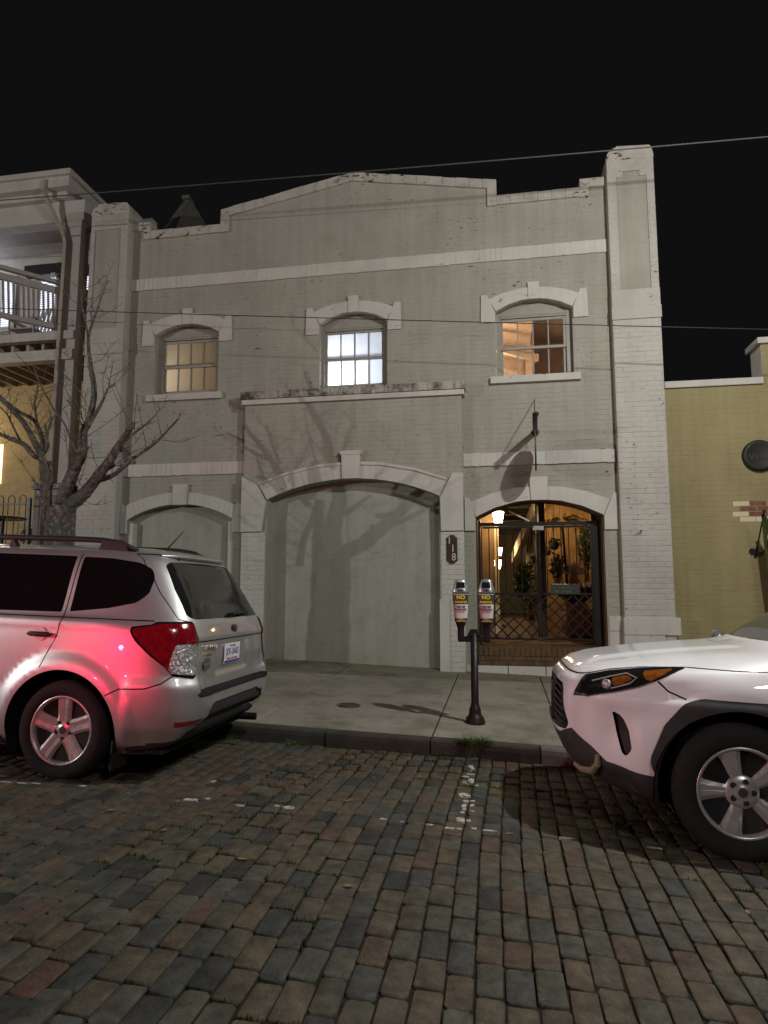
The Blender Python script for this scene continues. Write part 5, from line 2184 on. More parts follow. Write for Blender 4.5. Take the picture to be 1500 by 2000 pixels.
# ------------------------------------------------------------------ cars
def carpaint(name, base, metal, rough, flake=0.0, coat=1.0):
    m, nt, b = nodes_of(name)
    N, L = nt.nodes, nt.links
    geo = N.new('ShaderNodeTexCoord')
    t = N.new('ShaderNodeTexNoise')
    t.inputs['Scale'].default_value = 2.2
    t.inputs['Detail'].default_value = 6
    L.new(geo.outputs['Object'], t.inputs['Vector'])
    mr = N.new('ShaderNodeMapRange')
    mr.inputs['From Min'].default_value = .35
    mr.inputs['From Max'].default_value = .7
    mr.inputs['To Min'].default_value = rough
    mr.inputs['To Max'].default_value = rough + .07
    L.new(t.outputs['Fac'], mr.inputs['Value'])
    L.new(mr.outputs[0], b.inputs['Roughness'])
    b.inputs['Base Color'].default_value = (*base, 1)
    b.inputs['Metallic'].default_value = metal
    b.inputs['Coat Weight'].default_value = coat
    b.inputs['Coat Roughness'].default_value = .04
    if flake:
        v = N.new('ShaderNodeTexVoronoi')
        v.inputs['Scale'].default_value = 900
        L.new(geo.outputs['Object'], v.inputs['Vector'])
        bp = N.new('ShaderNodeBump')
        bp.inputs['Strength'].default_value = flake
        bp.inputs['Distance'].default_value = .0005
        L.new(v.outputs['Distance'], bp.inputs['Height'])
        L.new(bp.outputs['Normal'], b.inputs['Normal'])
    return m


SILVERP = carpaint('silver_car_paint', (.58, .58, .59), .82, .39, .25)
WHITEP = carpaint('white_car_paint', (.80, .81, .83), 0.0, .42)
DARKGLASS = flat('tinted_car_glass', (.006, .006, .007), .04, spec=.6)
REARGLASS = flat('rear_car_glass', (.014, .014, .014), .06, spec=.7)
BLACKTRIM = flat('black_plastic_trim', (.018, .018, .019), .55, spec=.35)
GREYTRIM = flat('grey_plastic_trim', (.040, .041, .042), .6, spec=.35)
GAP = flat('panel_gap', (.01, .01, .01), .8, spec=.1)
TYRE = pmat('tyre_rubber', (.016, .016, .016), .2, 20, .85, .3, 60, .25)
ALLOY = pmat('alloy_wheel', (.50, .49, .48), .03, 6, .32, .03, 80, .5, metal=.6)
CHROME = flat('chrome', (.75, .75, .75), .12, 1.0)
GOLDCH = flat('badge_chrome', (.72, .66, .52), .18, 1.0)
DISCM = flat('brake_disc_steel', (.32, .24, .17), .45, .7)
REDLENS = pmat('red_lamp_lens', (.20, .004, .012), .35, 26, .10, .25, 55, .6, coat=1.0, bdist=.006)
CLEARLENS = pmat('clear_lamp_lens', (.50, .50, .50), .5, 55, .12, .9, 42, .6, metal=.6, coat=1.0, bdist=.012)
AMBERLENS = pmat('amber_lamp_lens', (.22, .07, .010), .4, 30, .15, .4, 40, .6, coat=1.0)
BLACKLENS = flat('black_lamp_bezel', (.012, .012, .013), .12, spec=.6, coat=1.0)
MESHG = flat('black_grille', (.010, .010, .011), .4)


def pchip(tab):
    """monotone cubic through (v, value) rows"""
    xs = [t[0] for t in tab]
    ys = [t[1] for t in tab]
    n = len(xs)
    h = [xs[i + 1] - xs[i] for i in range(n - 1)]
    d = [(ys[i + 1] - ys[i]) / h[i] for i in range(n - 1)]
    m = [0.0] * n
    m[0], m[-1] = d[0], d[-1]
    for i in range(1, n - 1):
        if d[i - 1] * d[i] <= 0:
            m[i] = 0
        else:
            w1, w2 = 2 * h[i] + h[i - 1], h[i] + 2 * h[i - 1]
            m[i] = (w1 + w2) / (w1 / d[i - 1] + w2 / d[i])

    def f(v):
        if v <= xs[0]: return ys[0]
        if v >= xs[-1]: return ys[-1]
        i = 0
        while v > xs[i + 1]: i += 1
        t = (v - xs[i]) / h[i]
        return ((2 * t ** 3 - 3 * t * t + 1) * ys[i] + (t ** 3 - 2 * t * t + t) * h[i] * m[i] + (-2 * t ** 3 + 3 * t * t) * ys[i + 1] + (t ** 3 - t * t) * h[i] * m[i + 1])
    return f


class Body:
    """car shell: stacked plan outlines (superellipses), unrolled to a plane (u,v) so that every panel,
    window and lamp is cut out along its own line; local axes: front -x, near side -y, z up"""
    K = 3.0

    def __init__(s, rows, nf, nr, xc, bump):
        # rows: v, z, x_front, x_rear, half width
        s.z = pchip([(r[0], r[1]) for r in rows])
        s.xf = pchip([(r[0], r[2]) for r in rows])
        s.xr = pchip([(r[0], r[3]) for r in rows])
        s.w = pchip([(r[0], r[4]) for r in rows])
        s.nf, s.nr, s.xc, s.bump = nf, nr, xc, bump
        s.v0, s.v1 = rows[0][0], rows[-1][0]
        s.cache = {}

    def outline(s, v):
        key = round(v, 4)
        if key in s.cache: return s.cache[key]
        n = 90
        xf, xr, w = s.xf(v), s.xr(v), s.w(v)
        nf = s.nf(v) if callable(s.nf) else s.nf
        nr = s.nr(v) if callable(s.nr) else s.nr

        def quarter(a, e):
            P, S = [], [0.0]
            for i in range(n + 1):
                th = math.pi / 2 * (1 - i / n)
                c, q = math.cos(th), math.sin(th)
                P.append((a * (c ** (2 / e) if c > 1e-9 else 0), w * (q ** (2 / e) if q > 1e-9 else 0)))
                if i: S.append(S[-1] + math.hypot(P[-1][0] - P[-2][0], P[-1][1] - P[-2][1]))
            return P, S
        r = quarter(xr - s.xc, nr), quarter(s.xc - xf, nf)
        s.cache[key] = r
        return r

    def base(s, u, v):
        R, F = s.outline(v)
        P, S = R if u >= 0 else F
        q = min(1.0, abs(u)) * S[-1]
        lo, hi = 0, len(S) - 1
        while hi - lo > 1:
            mid = (lo + hi) // 2
            if S[mid] <= q: lo = mid
            else: hi = mid
        t = (q - S[lo]) / max(1e-9, S[hi] - S[lo])
        x = P[lo][0] + (P[hi][0] - P[lo][0]) * t
        y = P[lo][1] + (P[hi][1] - P[lo][1]) * t
        return Vector((s.xc + (x if u >= 0 else -x), -y, s.z(v)))

    def normal0(s, u, v):
        e = .006
        u0, u1 = max(-1, u - e), min(1, u + e)
        v0, v1 = max(s.v0, v - e), min(s.v1, v + e)
        a = s.base(u1, v) - s.base(u0, v)
        b = s.base(u, v1) - s.base(u, v0)
        n = a.cross(b)
        return n.normalized() if n.length > 1e-12 else Vector((0, 0, 1))

    def point(s, u, v):
        p = s.base(u, v)
        d = s.bump(p.x, p.y, p.z) if s.bump else 0.0
        return p + s.normal0(u, v) * d if d else p

    def normal(s, u, v):
        e = .004
        u0, u1 = max(-1, u - e), min(1, u + e)
        v0, v1 = max(s.v0, v - e), min(s.v1, v + e)
        a = s.point(u1, v) - s.point(u0, v)
        b = s.point(u, v1) - s.point(u, v0)
        n = a.cross(b)
        return n.normalized() if n.length > 1e-12 else s.normal0(u, v)

    # unrolled place of a spot given by x,v on the side, or y,v on the end
    def ux(s, x, v):
        R, F = s.outline(v)
        P, S = R if x >= s.xc else F
        q = abs(x - s.xc)
        for i in range(len(P) - 1):
            if P[i + 1][0] >= q:
                t = (q - P[i][0]) / max(1e-9, P[i + 1][0] - P[i][0])
                return math.copysign((S[i] + (S[i + 1] - S[i]) * t) / S[-1], x - s.xc)
        return math.copysign(1.0, x - s.xc)

    def uy(s, y, v, end):
        R, F = s.outline(v)
        P, S = R if end > 0 else F
        y = abs(y)
        for i in range(len(P) - 1, 0, -1):
            if P[i - 1][1] >= y:
                t = (y - P[i][1]) / max(1e-9, P[i - 1][1] - P[i][1])
                return end * (S[i] + (S[i - 1] - S[i]) * t) / S[-1]
        return 0.0

    def loop(s, pts, closed=True, step=.035):
        """pts: ('x'|'r'|'f', value, v) -> dense list in the unrolled plane"""
        out = []
        uv = []
        for k, a, v in pts:
            uv.append((s.ux(a, v) if k == 'x' else s.uy(a, v, 1 if k == 'r' else -1), v))
        n = len(pts)
        for i in range(n if closed else n - 1):
            (k0, a0, v0), (k1, a1, v1) = pts[i], pts[(i + 1) % n]
            L_ = max(abs(v1 - v0), abs(a1 - a0) if k0 == k1 else abs(uv[i][0] - uv[(i + 1) % n][0]) * s.K)
            m = max(1, int(L_ / step))
            for q in range(m):
                t = q / m
                v = v0 + (v1 - v0) * t
                if k0 == k1:
                    a = a0 + (a1 - a0) * t
                    u = s.ux(a, v) if k0 == 'x' else s.uy(a, v, 1 if k0 == 'r' else -1)
                else:
                    u = uv[i][0] + (uv[(i + 1) % n][0] - uv[i][0]) * t
                out.append(Vector((u * s.K, v)))
        if not closed: out.append(Vector((uv[-1][0] * s.K, uv[-1][1])))
        return out


def smooth_loop(L, n=1):
    """round the corners of a closed loop"""
    for _ in range(n):
        out = []
        m = len(L)
        for i in range(m):
            a, b = L[i], L[(i + 1) % m]
            out += [a.lerp(b, .25), a.lerp(b, .75)]
        L = out
    return L


def ribbon(L, w, closed=False):
    """closed loop of width w around a line"""
    m = len(L)
    A, Bq = [], []
    for i in range(m):
        p = L[(i - 1) % m] if (closed or i) else L[i]
        q = L[(i + 1) % m] if (closed or i < m - 1) else L[i]
        t = (q - p)
        t = t.normalized() if t.length > 1e-9 else Vector((1, 0))
        nrm = Vector((-t.y, t.x))
        A.append(L[i] + nrm * w / 2)
        Bq.append(L[i] - nrm * w / 2)
    return A + Bq[::-1]


def cut_body(body, regions, gaps, step=.034, vmax=None):
    """returns triangles by region name; regions = [(name, loop)], first match wins; gaps = lines cut as dark joints"""
    pts, edges = [], []
    K = body.K
    nu, nv = int(2 * K / step), int((body.v1 - body.v0) / step)
    for j in range(nv + 1):
        for i in range(nu + 1):
            pts.append(Vector((-K + 2 * K * i / nu, body.v0 + (body.v1 - body.v0) * j / nv)))
    polys = []
    for nm, L in regions:
        polys.append((nm, L))
    for G in gaps:
        polys.append(('gap', ribbon(G, .0085)))
    for nm, L in polys:
        b = len(pts)
        pts += L
        edges += [(b + i, b + (i + 1) % len(L)) for i in range(len(L))]
    r = delaunay_2d_cdt(pts, edges, [], 0, 1e-5)
    V, F = r[0], r[2]
    boxes = []
    for nm, L in polys:
        boxes.append((nm, L, min(p.x for p in L), max(p.x for p in L), min(p.y for p in L), max(p.y for p in L)))
    order = [b for b in boxes if b[0] != 'gap']
    gapb = [b for b in boxes if b[0] == 'gap']
    res = {}
    e = 1e-6
    for f in F:
        c = (V[f[0]] + V[f[1]] + V[f[2]]) / 3
        if abs(c.x) > K or not (body.v0 <= c.y <= body.v1): continue
        if any(abs(V[i].x) > K + e or V[i].y < body.v0 - e or V[i].y > body.v1 + e for i in f): continue
        nm = None
        for b in order:
            if b[2] <= c.x <= b[3] and b[4] <= c.y <= b[5] and inside(c, b[1]):
                nm = b[0]
                break
        if nm is None:
            nm = 'body'
            for b in gapb:
                if b[2] <= c.x <= b[3] and b[4] <= c.y <= b[5] and inside(c, b[1]):
                    nm = 'gap'
                    break
        res.setdefault(nm, []).append(tuple(f))
    return V, res


def shell(name, body, V, tris, mat, parent, off=0.0, sides=(1,), rim=0.0, kind=None, pcache={}):
    """mesh of some triangles of the unrolled body, both sides or one; rim gives the edge a thickness inwards"""
    verts, norms, faces = [], [], []
    for sd in sides:
        idx = {}
        edge = {}
        for t in tris:
            q = []
            for i in t:
                if i not in idx:
                    key = (id(body), i)
                    if key not in pcache:
                        p = V[i]
                        u, v = max(-1, min(1, p.x / body.K)), p.y
                        pcache[key] = (body.point(u, v), body.normal(u, v))
                    P, Nn = pcache[key]
                    w = P + Nn * off
                    idx[i] = len(verts)
                    verts.append((w.x, w.y * sd, w.z))
                    norms.append((Nn.x, Nn.y * sd, Nn.z))
                q.append(idx[i])
            faces.append(q if sd > 0 else q[::-1])
            if rim:
                for a, b in ((0, 1), (1, 2), (2, 0)):
                    k = (min(t[a], t[b]), max(t[a], t[b]))
                    edge.setdefault(k, []).append((t[a], t[b]))
        if rim:
            low = {}
            for k, ls in edge.items():
                if len(ls) == 1:
                    a, b = ls[0]
                    for i in (a, b):
                        if i not in low:
                            P, Nn = pcache[(id(body), i)]
                            w = P + Nn * (off - rim)
                            low[i] = len(verts)
                            verts.append((w.x, w.y * sd, w.z))
                            norms.append((Nn.x, Nn.y * sd, Nn.z))
                    q = (idx[b], idx[a], low[a], low[b])
                    faces.append(q if sd > 0 else q[::-1])
    me = bpy.data.meshes.new(name)
    me.from_pydata(verts, [], faces)
    me.polygons.foreach_set('use_smooth', [True] * len(faces))
    me.update()
    me.normals_split_custom_set_from_vertices(norms)
    o = link_mesh(name, me, mat, parent, True)
    if kind: o['kind'] = kind
    return o


def circle_loop(body, cx, cz, r, a0=-60, a1=240, n=44, zbot=None):
    """wheel opening on the side, closed along the bottom"""
    pts = []
    for i in range(n + 1):
        a = rad(a0 + (a1 - a0) * i / n)
        pts.append(('x', cx + r * math.cos(a), max(body.v0 - .0, cz + r * math.sin(a))))
    return pts


def wheel(parent, x, y, r, rim_r, width, style, near=1):
    """tyre, rim with five spokes, hub, nuts and brake disc; outer face looks to -y (near side) or +y"""
    s = -1 if near else 1
    w = thing('wheel_tmp', (0, 0, 0), '', '')
    bpy.data.objects.remove(w)
    m = MB()
    m.smooth = True
    pr = [(rim_r * .98, .045), (rim_r + .008, .012), (rim_r + .03, 0), (r - .055, -.006), (r - .022, .004), (r - .004, .03), (r, .06), (r, width - .06), (r - .004, width - .03), (r - .02, width - .004), (rim_r + .03, width), (rim_r * .98, width - .03)]
    m.lathe([(a, b * -s) for a, b in pr], (x, y, r), 'y', 56)
    # tread blocks as shallow grooves are left to the bumpy rubber; shoulder ribs:
    o = m.build('wheel', TYRE, parent, local=True)
    m = MB()
    m.smooth = True
    pr = [(rim_r * .90, .16), (rim_r * .93, .06), (rim_r * .95, .03), (rim_r * .965, .012), (rim_r + .006, .006), (rim_r + .010, .014), (rim_r * .98, .05)]
    m.lathe([(a, b * -s) for a, b in pr], (x, y, r), 'y', 56)
    m.build('rim', ALLOY, o, local=True)
    m = MB()
    m.lathe([(.001, .12), (rim_r * .92, .12), (rim_r * .92, .17)], (x, y, r), 'y', 32) if s > 0 else m.lathe([(.001, .15), (rim_r * .92, .15), (rim_r * .92, .19)], (x, y, r), 'y', 32)
    for v in range(len(m.v)):
        p = m.v[v]
        m.v[v] = (p[0], y + (abs(p[1] - y)) * -s, p[2])
    m.build('wheel_inner', GAP, o, local=True)
    m = MB()
    m.lathe([(.05, .095), (rim_r * .70, .095), (rim_r * .70, .12), (.05, .12)], (x, y, r), 'y', 40)
    for v in range(len(m.v)):
        p = m.v[v]
        m.v[v] = (p[0], y + (abs(p[1] - y)) * -s, p[2])
    m.build('brake_disc', DISCM, o, local=True)

    def Pt(a, rad_, t, d):
        # angle, radius, tangential offset, depth from outer face
        ca, sa = math.cos(a), math.sin(a)
        return (x + ca * rad_ - sa * t, y - s * d, r + sa * rad_ + ca * t)
    for k in range(5):
        a = rad(90 + 72 * k + (0 if style == 'plain' else 18))
        m = MB()
        ro, ri = rim_r * .955, rim_r * .25
        if style == 'plain':
            prof = [(ri, .052, .030), (rim_r * .5, .050, .026), (rim_r * .75, .052, .022), (ro, .058, .018)]
            top = .62
        else:
            prof = [(ri, .040, .040), (rim_r * .42, .036, .034), (rim_r * .6, .042, .028), (rim_r * .8, .052, .022), (ro, .064, .016)]
            top = .52
        vs, fs = [], []
        for (R_, hw, d) in prof:
            vs += [Pt(a, R_, -hw, d + .035), Pt(a, R_, -hw * 1.0, d + .012), Pt(a, R_, -hw * top, d), Pt(a, R_, -hw * .06, d + (.003 if style == 'plain' else .0)),
                   Pt(a, R_, 0, d + (.007 if style == 'plain' else .001)), Pt(a, R_, hw * .06, d + (.003 if style == 'plain' else .0)),
                   Pt(a, R_, hw * top, d), Pt(a, R_, hw * 1.0, d + .012), Pt(a, R_, hw, d + .035)]
        n = 9
        for i in range(len(prof) - 1):
            for q in range(n - 1):
                fs.append((i * n + q, i * n + q + 1, (i + 1) * n + q + 1, (i + 1) * n + q))
            fs.append((i * n, (i + 1) * n, (i + 1) * n + n - 1, i * n + n - 1))
        m.add(vs, fs)
        m.build('spoke', ALLOY, o, local=True)
    m = MB()
    m.smooth = True
    m.lathe([(a_, y_ * -s) for a_, y_ in [(.001, .026), (.026, .026), (.032, .030), (.05, .034), (.085, .036), (.092, .05), (.09, .09)]], (x, y, r), 'y', 32)
    m.build('hub', ALLOY, o, local=True)
    m = MB()
    m.lathe([(a_, y_ * -s) for a_, y_ in [(.001, .021), (.022, .022), (.027, .027)]], (x, y, r), 'y', 24)
    m.build('centre_cap', GREYTRIM, o, local=True)
    for k in range(5):
        a = rad(54 + 72 * k + (0 if style == 'plain' else 18))
        cx, cz = x + .057 * math.cos(a), r + .057 * math.sin(a)
        m = MB()
        m.lathe([(a_, y_ * -s) for a_, y_ in [(.016, .0335), (.0155, .0345), (.0155, .036)]], (cx, y, cz), 'y', 14)
        m.lathe([(a_, y_ * -s) for a_, y_ in [(.001, .024), (.008, .024), (.0095, .028), (.0095, .036)]], (cx, y, cz), 'y', 6)
        m.build('wheel_nut', BLACKTRIM, o, local=True)
    return o


def sm(a, b, x):
    t = max(0.0, min(1.0, (x - a) / (b - a)))
    return t * t * (3 - 2 * t)


# ---------------------------------------------------------------- silver estate, seen from behind
SWB, STR = -2.615, .338


def silver_bump(x, y, z):
    d = 0.0
    if y < -.5:
        for wx in (0.0, SWB):
            rr_ = math.hypot(x - wx, z - STR)
            if rr_ < .60 and z > .2:
                d += .030 * (1 - sm(.44, .56, rr_)) * sm(.2, .3, z)
        # crease along the shoulder, hollow under it
        d += .010 * math.exp(-((z - 1.075) / .03) ** 2) * sm(-3.2, -2.2, x) * (1 - sm(.2, .5, x))
        d -= .012 * math.exp(-((z - .62) / .10) ** 2) * (1 - sm(-.75, -.5, x)) * sm(-2.1, -1.9, x)
        # bumper side bulge
        d += .016 * sm(.42, .50, x) * (1 - sm(.66, .74, z)) * sm(.30, .4, z)
    if x > .55 and abs(y) < .70:
        # tail door lies behind the bumper ledge
        k = (1 - sm(.60, .66, abs(y)))
        d -= .060 * k * sm(.595, .615, z) * (1 - sm(.66, .86, z))
        # number plate hollow
        kk = (1 - sm(.27, .34, abs(y)))
        d -= .035 * kk * sm(.71, .75, z) * (1 - sm(.945, .955, z))
        d += .010 * math.exp(-((z - .99) / .03) ** 2)
    if x > .45:
        # lower valance steps in
        d -= .05 * (1 - sm(.36, .44, z)) * (1 - sm(.60, .75, abs(y)))
    return d


# v, z, x_front, x_rear, half width
SB_ROWS = [(.20, .20, -3.38, .74, .80), (.28, .28, -3.52, .84, .842), (.40, .40, -3.60, .895, .868), (.52, .52, -3.63, .920, .880), (.62, .62, -3.63, .922, .886),
           (.72, .72, -3.60, .902, .888), (.82, .82, -3.55, .880, .887), (.92, .92, -3.45, .868, .884), (1.00, 1.00, -3.1, .858, .879), (1.06, 1.06, -2.6, .845, .872),
           (1.11, 1.11, -2.40, .822, .850), (1.16, 1.16, -2.30, .796, .830), (1.25, 1.25, -2.13, .750, .803), (1.38, 1.38, -1.88, .672, .768), (1.48, 1.48, -1.68, .602, .735),
           (1.545, 1.545, -1.53, .545, .705), (1.585, 1.585, -1.40, .490, .668), (1.62, 1.610, -1.25, .42, .60), (1.70, 1.635, -1.0, .25, .42), (1.80, 1.645, -.8, -.1, .2), (1.90, 1.648, -.7, -.5, .02)]
sbody = Body(SB_ROWS, 4.2, lambda v: 8.5 if v < 1.0 else 8.5 - 1.5 * sm(1.0, 1.4, v), -1.35, silver_bump)
car1 = thing('silver_car', (-3.01, 5.075, road_z(-3.01, 5.075)), 'silver estate car seen from behind with red light on its side, at the left kerb', 'car')
car1.rotation_euler = (-.012, SL, 0)


def build_silver(car):
    B = sbody
    arch_r = circle_loop(B, 0, STR, .415, -25, 205)
    arch_f = circle_loop(B, SWB, STR, .415, -25, 205)
    rq = [('x', -.035, 1.145), ('x', -.045, 1.54), ('x', .18, 1.535), ('x', .38, 1.51), ('x', .475, 1.465), ('x', .51, 1.40), ('x', .505, 1.29), ('x', .44, 1.225), ('x', .25, 1.18)]
    rd = [('x', -.095, 1.14), ('x', -.10, 1.543), ('x', -.90, 1.548), ('x', -.92, 1.13)]
    fd = [('x', -1.02, 1.13), ('x', -1.0, 1.545), ('x', -1.45, 1.53), ('x', -1.62, 1.46), ('x', -2.1, 1.19), ('x', -2.12, 1.15)]
    rw = [('r', .0, 1.115), ('r', .60, 1.118), ('r', .655, 1.14), ('r', .625, 1.33), ('r', .575, 1.50), ('r', .52, 1.525), ('r', .0, 1.535)]
    ws = [('f', 0, 1.12), ('f', .70, 1.13), ('f', .58, 1.50), ('f', 0, 1.53)]
    lamp_o = [('x', .455, 1.062), ('x', .60, 1.082), ('r', .80, 1.100), ('r', .640, 1.105), ('r', .632, .95), ('r', .655, .80), ('r', .69, .715), ('r', .80, .738), ('x', .725, .79), ('x', .60, .88), ('x', .50, .965), ('x', .455, 1.025)]
    lamp_red = [('x', .478, 1.05), ('x', .60, 1.068), ('r', .79, 1.084), ('r', .655, 1.088), ('r', .649, .955), ('r', .672, .81), ('r', .705, .742), ('x', .735, .768), ('x', .70, .822), ('x', .62, .885), ('x', .52, .975), ('x', .478, 1.02)]
    lamp_clr = [('x', .76, .948), ('r', .645, .952), ('r', .660, .81), ('r', .69, .738), ('x', .742, .760), ('x', .735, .83)]
    step_ = [('r', 0, .590), ('r', .66, .590), ('r', .685, .612), ('r', .63, .632), ('r', 0, .632)]
    refl = [('x', .60, .445), ('x', .68, .452), ('r', .83, .462), ('r', .70, .478), ('r', .72, .437), ('x', .78, .425), ('x', .60, .415)]
    refl = [('x', .785, .402), ('r', .66, .408), ('r', .585, .445), ('r', .70, .44), ('x', .785, .436)]
    valance = [('r', 0, .36), ('r', .45, .36), ('r', .62, .315), ('r', .80, .285), ('x', .60, .27), ('x', .46, .262), ('x', .455, .205), ('r', .4, .205), ('r', 0, .205)]
    vent = [('r', 0, .525), ('r', .42, .525), ('r', .50, .49), ('r', .60, .365), ('r', 0, .36)]
    sill = [('x', -.44, .205), ('x', -.45, .285), ('x', -2.16, .285), ('x', -2.17, .205)]
    L = lambda p, k=0: smooth_loop(B.loop(p), k)
    regs = [('wheel_opening', B.loop(arch_r)), ('wheel_opening', B.loop(arch_f)), ('quarter_window', L(rq, 2)), ('door_window', L(rd, 1)), ('front_window', L(fd, 1)),
            ('rear_window', L(rw, 1)), ('windscreen', L(ws)), ('lens_clear', L(lamp_clr, 1)), ('lens_red', L(lamp_red, 1)), ('lamp_bezel', L(lamp_o, 2)), ('bumper_step', L(step_)),
            ('reflector', L(refl)), ('bumper_vent', L(vent)), ('valance', L(valance)), ('sill_trim', L(sill))]
    g = lambda p: B.loop(p, False)
    gaps = [g([('x', -.068, 1.56), ('x', -.066, 1.10), ('x', -.085, .98), ('x', -.14, .86), ('x', -.17, .76)]),
            g([('x', -.96, 1.56), ('x', -.965, 1.10), ('x', -.97, .30)]),
            g([('x', -2.22, 1.08), ('x', -2.2, .70)]),
            g([('x', .42, .645), ('x', .60, .655), ('x', .70, .69), ('x', .77, .745)]),
            g([('x', .335, .60), ('x', .42, .645)]),
            g([('r', 0, .62), ('r', .655, .622)]),
            g([('r', .655, .622), ('r', .645, .74)]),
            g([('r', 0, .962), ('r', .64, .962)]),
            g([('r', .67, 1.105), ('r', .72, 1.12), ('r', .70, 1.3), ('r', .655, 1.50), ('r', .62, 1.575)]),
            g([('r', .62, 1.575), ('r', .3, 1.585), ('r', 0, 1.59)]),
            g([('x', .60, 1.106), ('x', -1.6, 1.104)]),
            g([('x', .10, .80), ('x', .10, .93), ('x', -.06, .93)]) if False else g([('x', -2.9, 1.03), ('x', -2.5, 1.06)])]
    V, R = cut_body(B, regs, gaps)
    shell('body', B, V, R['body'], SILVERP, car, 0, (1, -1))
    shell('panel_gaps', B, V, R['gap'], GAP, car, -.004, (1, -1), kind='stuff')
    for nm, mat, off in (('quarter_window', DARKGLASS, -.004), ('door_window', DARKGLASS, -.004), ('front_window', DARKGLASS, -.004), ('sill_trim', BLACKTRIM, .002), ('reflector', REDLENS, .003)):
        for sd in (1, -1):
            shell(nm, B, V, R[nm], mat, car, off, (sd,), .01)
    for nm, mat, off in (('rear_window', REARGLASS, -.003), ('windscreen', DARKGLASS, -.003), ('bumper_step', BLACKTRIM, .004), ('bumper_vent', GREYTRIM, -.012), ('valance', GREYTRIM, .0)):
        shell(nm, B, V, R[nm], mat, car, off, (1, -1), .015)
    for sd in (1, -1):
        tl = shell('tail_lamp', B, V, R['lamp_bezel'], BLACKLENS, car, .006, (sd,), .02)
        shell('red_lens', B, V, R['lens_red'], REDLENS, tl, .012, (sd,), .012)
        shell('reversing_lens', B, V, R['lens_clear'], CLEARLENS, tl, .012, (sd,), .012)
    # underside, wheel houses
    m = MB()
    m.box(-3.4, .72, -.78, .78, .215, .235)
    m.box(-.5, .66, -.45, .45, .22, .30)
    m.tube([(.1, .4, .27), (.6, .52, .25), (.88, .55, .25)], .03, 10)
    m.build('underbody', GAP, car, local=True)
    for wx in (0, SWB):
        for sd in (-1, 1):
            m = MB()
            n = 20
            vs = []
            for yy in (.872, .55):
                for k in range(n + 1):
                    a = rad(-28 + 236 * k / n)
                    vs.append((wx + .418 * math.cos(a), yy * sd, STR + .418 * math.sin(a)))
            fs = [(k, k + 1, n + 2 + k, n + 1 + k) for k in range(n)] + [tuple(range(n + 1, 2 * n + 2))]
            m.add(vs, fs)
            m.build('wheel_house', GAP, car, local=True)
    for wx in (0, SWB):
        wheel(car, wx, -.868, STR, .225, .215, 'plain', 1)
        wheel(car, wx, .868, STR, .225, .215, 'plain', 0)
    # mud flap, door handle, badges, plate, wiper, rails, aerial
    for sd in (-1, 1):
        m = MB()
        m.box(.385, .40, .66 * sd, .86 * sd, .10, .30) if sd > 0 else m.box(.385, .40, -.86, -.66, .10, .30)
        m.build('mud_flap', BLACKTRIM, car, local=True, bevel=.004)
    for hx in (-.21, -1.15):
        u = B.ux(hx, .985)
        P, Nn = B.point(u, .985), B.normal(u, .985)
        for sd in (1, -1):
            m = MB()
            m.smooth = True
            vs, fs = [], []
            n = 12
            for i in range(9):
                t = i / 8 - .5
                k = (1 - (2 * t) ** 6) ** .5 if abs(t) < .5 else .02
                for q in range(n):
                    a = 2 * math.pi * q / n
                    vs.append((P.x + t * .20, (P.y - (.022 + .004 * math.cos(t * 5)) - .012 * k * math.cos(a)) * sd, P.z + .017 * k * math.sin(a)))
            for i in range(8):
                for q in range(n):
                    fs.append((i * n + q, i * n + (q + 1) % n, i * n + n + (q + 1) % n, i * n + n + q))
            m.add(vs, fs)
            h = m.build('door_handle', BLACKTRIM, car, local=True)
            m = MB()
            m.lathe([(.001, .004), (.036, .003), (.046, -.002), (.048, -.008)], (P.x, P.y * sd, P.z), 'y', 20)
            m.build('handle_cup', SILVERP, h, local=True)
    gx = lambda yy, zz: B.point(B.uy(yy, zz, 1), zz)
    # plate
    pc = gx(0.0, .835)
    px_ = pc.x + .012
    m = MB()
    m.box(px_ - .004, px_, -.152, .152, .765, .917)
    pl_ = m.build('licence_plate', MWHITE, car, local=True, bevel=.003)
    BLUE = flat('plate_blue', (.035, .05, .30), .5)
    PRED = flat('plate_red', (.45, .05, .06), .5)
    text('lettering', 'JDF-3A83', .072, BLUE, pl_, (px_ + .001, 0, .850), (0, 1, 0), (0, 0, 1), .0008, sx=.86, local=True)
    text('lettering', 'NORTH CAROLINA', .024, PRED, pl_, (px_ + .001, 0, .797), (0, 1, 0), (0, 0, 1), .0008, sx=1.0, local=True)
    text('lettering', 'First in Flight', .020, BLUE, pl_, (px_ + .001, 0, .897), (0, 1, 0), (0, 0, 1), .0008, local=True)
    m = MB()
    m.box(px_, px_ + .001, -.145, .145, .768, .785)
    m.build('plate_band', BLUE, pl_, local=True)
    b1 = gx(-.47, .90)
    text('badge_lettering', 'SUBARU', .050, GOLDCH, car, (b1.x + .006, -.475, .915), (0.10, 1, 0), (0, 0, 1), .004, sx=1.15, local=True)
    text('badge_lettering', 'FORESTER', .028, GOLDCH, car, (b1.x + .007, -.505, .868), (0.10, 1, 0), (0, 0, 1), .003, sx=1.05, local=True)
    m = MB()
    n = 28
    vs = [(gx(-.50, .80).x + .002 * s_ + .003, -.50 + .062 * math.cos(2 * math.pi * k / n), .80 + .045 * math.sin(2 * math.pi * k / n)) for s_ in (0, 1) for k in range(n)]
    m.add(vs, [list(range(n)), list(range(2 * n - 1, n - 1, -1))] + [(i, n + i, n + (i + 1) % n, (i + 1) % n) for i in range(n)])
    st = m.build('oval_sticker', flat('sticker_taupe', (.10, .09, .08), .5), car, local=True)
    m = MB()
